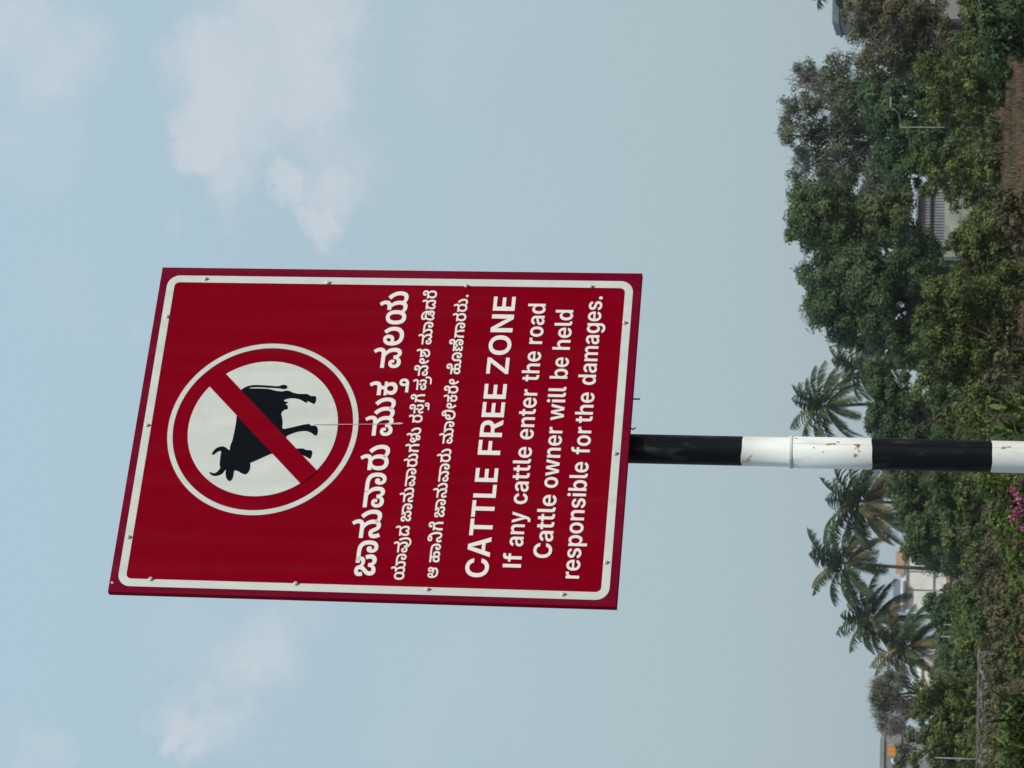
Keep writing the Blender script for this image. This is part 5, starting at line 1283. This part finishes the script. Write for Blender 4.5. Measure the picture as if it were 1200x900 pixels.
tree('dark_shrub', 'dark glossy shrub in the lower right corner', 'bush', 52, [(1165, 20, 26), (1185, 45, 28), (1170, 55, 24), (1195, 10, 28), (1160, 40, 16)], 'deep', 0.075, 1.1, 0.6, trunk_r=.05)
tree('yellow_shrub', 'yellow-green shrub wrapped round the dark glossy shrub', 'bush', 58,
     [(1142, 20, 20), (1145, 50, 18), (1155, 80, 20), (1175, 88, 18), (1140, -5, 22), (1130, 75, 12)], 'olive', 0.07, 1.0, 0.5, trunk_r=.06)
tree('yellow_hedge_bush', 'yellow-topped bush sloping up to the shed', 'bush', 60,
     [(1118, 285, 16), (1138, 290, 24), (1155, 270, 22), (1128, 312, 18), (1170, 300, 28), (1180, 268, 18), (1190, 330, 24)], 'olive', 0.07, 1.0, 0.6, trunk_r=.05)
tree('big_bush', 'large yellow-green bush right of the striped pole, tallest of the near bushes', 'bush', 57,
     [(1098, 345, 24), (1092, 378, 26), (1093, 415, 28), (1095, 452, 26), (1112, 490, 20), (1132, 340, 30), (1135, 385, 38), (1138, 430, 38), (1142, 475, 28),
      (1175, 360, 34), (1180, 410, 36), (1178, 455, 30)], 'olive', 0.07, 1.0, 0.6, trunk_r=.05)
tree('dry_brush', 'brown dry brush at the foot of the large yellow-green bush', 'bush', 45, [(1165, 445, 14), (1180, 425, 16), (1190, 450, 16)], 'brown', 0.07, 0.6, 0.1, trunk_r=.03, twig=250, twig_w=.006)
tree('olive_bush', 'olive bush just left of the striped pole, in front of the mid green tree', 'bush', 80,
     [(1108, 575, 20), (1122, 602, 24), (1118, 632, 18), (1138, 580, 24), (1142, 622, 20), (1100, 560, 16)], 'green', 0.085, 1.0, 0.5, trunk_r=.06)
tree('dusty_bush', 'dusty brown bush in front of the peach house', 'bush', 72, [(1152, 662, 20), (1172, 648, 22), (1182, 680, 22), (1165, 690, 14)], 'brown', 0.075, 0.9, 0.5, trunk_r=.06)
tree('bright_bush', 'bright mid green bush below the dark tree of the white house', 'bush', 84, [(1138, 705, 16), (1144, 724, 18), (1160, 712, 20), (1128, 690, 10)], 'green', 0.085, 1.1, 0.6, trunk_r=.07)
tree('dusty_bush', 'low dusty olive scrub between the bright bush and the rubble wall', 'bush', 70, [(1180, 740, 22), (1172, 770, 20), (1188, 715, 18), (1165, 788, 14), (1185, 800, 16)], 'brown', 0.10, 0.9, 0.5, trunk_r=.05)

tree('low_bush', 'low olive bush at the lower edge between the bougainvillea and the cane plant', 'bush', 47,
     [(1188, 705, 14), (1194, 730, 16), (1190, 760, 15), (1196, 785, 16), (1192, 690, 12)], 'olive', 0.06, 1.0, 0.5, trunk_r=.03)
tree('low_bush', 'low brown bush at the lower edge between the red soil and the large bush', 'bush', 50,
     [(1180, 232, 12), (1178, 245, 14), (1190, 235, 14), (1186, 262, 16), (1196, 285, 14)], 'brown', 0.06, 1.0, 0.5, trunk_r=.03)

post('lamp_post', 'thin street lamp post before the dark tree under the thin-leaved tree', 'street lamp', 1054, 1096, 149, 118, .020, arm=0.8)
post('utility_post', 'thin post standing by the light green bush at the far left', 'post', 1098, 1142, 888, 92, .022)
post('white_post', 'thin pale post, longer of two under the brown-fronded palm', 'post', 1105, 1134, 746, 104, .026, group='pale posts under the palms')
post('white_post', 'short pale post, shorter of two under the palms', 'post', 1108, 1124, 732, 106, .022, group='pale posts under the palms')

# ------------------------------------------------------------------ near plants along the road edge
M_STEM = material('green_stem', (0.10, 0.12, 0.04), 0.7, 0.2)


def blade(base, d, L, w, bend, rng, V, Fc, T, tint):
    d = Vector(d).normalized()
    s = d.cross(Vector((0, 0, 1)))
    s = s.normalized() if s.length > .05 else Vector((1, 0, 0))
    n = 6
    p = Vector(base)
    k = len(V)
    for i in range(n + 1):
        t = i / n
        ww = w * math.sin(math.pi * (0.12 + 0.88 * t)) ** 0.8 * .5 if i < n else 0.0005
        V.append(tuple(p - s * ww))
        V.append(tuple(p + s * ww))
        T += [tint, tint]
        d = (d + Vector((0, 0, -bend / n))).normalized()
        p = p + d * (L / n)
    for i in range(n):
        Fc.append((k + 2 * i, k + 2 * i + 1, k + 2 * i + 3, k + 2 * i + 2))


def blade_clump(name, label, cat, D, spots, L, w, n, kind, seed, up=1.4, bend=.8):
    rng = random.Random(seed)
    c = at(spots[0][0], spots[0][1], D)
    root = thing(name, label, cat, (c.x, c.y, 0))
    V, Fc, T = [], [], []
    mb = MB()
    for (ix, iy) in spots:
        q = at(ix, iy, D) - Vector((c.x, c.y, 0))
        q.y += rng.uniform(-.15, .15)
        mb.tube([(q.x + rng.uniform(-.05, .05), q.y, -.05), (q.x, q.y, q.z * .6), (q.x, q.y, q.z)], [.018, .014, .008], 6)
        for i in range(n):
            a = rng.uniform(0, 6.28)
            b_ = Vector((q.x, q.y, q.z - rng.uniform(0, .25)))
            blade(b_, (math.cos(a), math.sin(a), up * rng.uniform(.3, 1.2)), L * rng.uniform(.6, 1.15), w * rng.uniform(.7, 1.1), bend * rng.uniform(.4, 1.4), rng, V, Fc, T, rng.random())
    mb.build('stem', M_STEM, root, smooth=True)
    obj('leaves', V, Fc, LEAF[kind], root, tint=T)
    return root


blade_clump('broad_leaf_plant', 'broad strap-leaved green plant at the lower edge, right of the striped pole', 'plant', 14.5,
            [(1172, 478), (1180, 505), (1190, 462), (1196, 490), (1185, 520)], .15, .026, 46, 'fresh', 3)
blade_clump('cane_palm', 'arching bright green cane plant in the lower left corner', 'plant', 12.5,
            [(1180, 858), (1186, 880), (1192, 838), (1178, 900), (1196, 815), (1190, 860), (1184, 845), (1194, 895), (1176, 872), (1188, 828), (1198, 870)], .16, .013, 90, 'fresh', 5, 1.3, 1.0)


def shrub(name, label, cat, D, lobes, leaf, n, kind, stems=(), flowers=(), seed=1):
    rng = random.Random(seed)
    s = D / F_PX
    W3 = [(at(ix, iy, D), r * s) for ix, iy, r in lobes]
    o = Vector((sum(p.x for p, _ in W3) / len(W3), D, 0))
    root = thing(name, label, cat, o)
    mb = MB()
    P, N, T = [], [], []
    for p, R in W3:
        q = p - o
        limb(mb, (rng.uniform(-.1, .1), 0, -.05), q, .018, .006, .15, 5)
        d = unit(n)
        rad = (R * (0.35 + .65 * RNG.random(n) ** .6))[:, None]
        pp = np.array(q) + d * rad
        P.append(pp)
        N.append(d * .6 + np.array([0, -.2, .6]) + RNG.normal(size=(n, 3)) * .4)
        T.append(RNG.random(n))
    for st in stems:
        pts = [at(ix, iy, D - .2) - o for ix, iy in st]
        pts = [Vector(q) for q in pts]
        mb.tube(pts, [.006] * (len(pts) - 1) + [.003], 5)
        for i in range(len(pts) - 1):
            for k in range(7):
                q = pts[i].lerp(pts[i + 1], (k + rng.random()) / 7)
                P.append(np.array(q)[None] + RNG.normal(size=(4, 3)) * leaf * .35)
                N.append(RNG.normal(size=(4, 3)) * .6 + np.array([0, -.3, .5]))
                T.append(.45 + .55 * RNG.random(4))
    mb.build('stems', M_STEM, root, smooth=True)
    P, N, T = np.concatenate(P), np.concatenate(N), np.concatenate(T)
    L = leaf * (.7 + .6 * RNG.random(len(P)))
    v, f = leaf_quads(P, N, L, L * .62)
    obj('leaves', v, f, LEAF[kind], root, tint=np.repeat(T, 4))
    if flowers:
        P, N = [], []
        for ix, iy, r in flowers:
            m_ = int(26 * (r / 8) ** 2) + 8
            d = unit(m_)
            P.append(np.array(at(ix, iy, D - .25) - o) + d * (r * s * RNG.random(m_) ** .5)[:, None])
            N.append(d + RNG.normal(size=(m_, 3)) * .6)
        P, N = np.concatenate(P), np.concatenate(N)
        L = leaf * .62 * (.6 + .6 * RNG.random(len(P)))
        v, f = leaf_quads(P, N, L, L * .8)
        obj('flowers', v, f, LEAF['flower'], root, tint=np.repeat(RNG.random(len(P)), 4))
    return root


shrub('bougainvillea', 'trailing bright green bougainvillea with magenta flowers, left of the striped pole', 'flowering shrub', 15.0,
      [(1165, 570, 20), (1180, 590, 24), (1172, 610, 16), (1192, 620, 24), (1195, 565, 22), (1196, 655, 18), (1155, 562, 10)], .030, 300, 'fresh',
      stems=[[(1190, 610), (1178, 622), (1172, 640), (1180, 660), (1194, 682)], [(1188, 600), (1170, 618), (1168, 632)], [(1176, 580), (1156, 566), (1146, 557)],
             [(1188, 640), (1184, 668), (1198, 692)], [(1192, 570), (1164, 556), (1150, 550)]],
      flowers=[(1192, 582, 9), (1186, 574, 6), (1196, 600, 9), (1190, 607, 7), (1198, 588, 8), (1184, 595, 4), (1193, 566, 5), (1198, 618, 6), (1186, 612, 3)], seed=4)
shrub('climbing_shoot', 'thin leafy shoot standing up right of the striped pole', 'plant', 15.5,
      [(1188, 508, 10), (1195, 520, 12)], .022, 40, 'fresh', stems=[[(1196, 512), (1170, 506), (1156, 495), (1144, 478)], [(1180, 512), (1160, 508), (1150, 503)]], seed=6)

# continuous scrub behind and between the separate bushes: nobody could count it
def scrub(name, label, y0, y1, x0, x1, hmin, hmax, kind, n, leaf, density, skip=None):
    WL = []
    for i in range(n):
        y = random.uniform(y0, y1)
        x = random.uniform(x0, x1) * y
        if skip and skip[0] * y < x < skip[1] * y:
            continue
        hgt = random.uniform(hmin, hmax)
        r = hgt * random.uniform(.5, .62)
        WL.append((Vector((x, y, hgt - r)), r))
        WL.append((Vector((x + random.uniform(-.6, .6) * r, y, max(.2, hgt * .3))), r * .9))
    v, f, t = crown_mesh(WL, leaf, density, 0.5)
    o = obj(name, v, f, LEAF[kind], tint=t)
    o['kind'], o['label'] = 'stuff', label
    return o


KX = 1 / F_PX
scrub('far_scrub', 'dark scrub closing the gaps below the far trees right of the striped pole', 165, 215, -185 * KX, 480 * KX, 2.2, 4.0, 'deep', 75, 0.17, 0.9)
scrub('far_scrub', 'low dark scrub below the palms and the dry tree', 165, 215, -480 * KX, -268 * KX, 1.3, 2.3, 'green', 46, 0.15, 0.9)
scrub('mid_scrub', 'olive scrub filling the ground between the bushes', 86, 125, -480 * KX, 480 * KX, 0.6, 1.35, 'olive', 150, 0.11, 0.9)
scrub('dry_scrub', 'brown dry scrub low between the nearer bushes', 60, 78, -440 * KX, 480 * KX, 0.25, 0.75, 'brown', 130, 0.085, 0.8, (225 * KX, 385 * KX))

# dry weeds on the red soil
tuf = np.stack([RNG.uniform(-16, 16, 900), RNG.uniform(44, 84, 900), np.zeros(900)], 1)
nw = 16000
o = tuf[RNG.integers(0, 900, nw)] + np.clip(RNG.normal(size=(nw, 3)), -2, 2) * np.array([.16, .16, 0])
hh = RNG.uniform(.05, .22, nw)
d = RNG.normal(size=(nw, 3)) * .45
d[:, 2] = 1
e = o + d * hh[:, None]
sd = np.cross(d, unit(nw)) * .012
q = np.empty((nw, 4, 3))
q[:, 0], q[:, 1], q[:, 2], q[:, 3] = o - sd, o + sd, e + sd * .3, e - sd * .3
weeds = obj('dry_weeds', q.reshape(-1, 3), np.arange(nw * 4).reshape(-1, 4), LEAF['brown'], tint=np.repeat(RNG.random(nw), 4))
weeds['kind'] = 'stuff'
weeds['label'] = 'thin dry weeds scattered over the red soil'
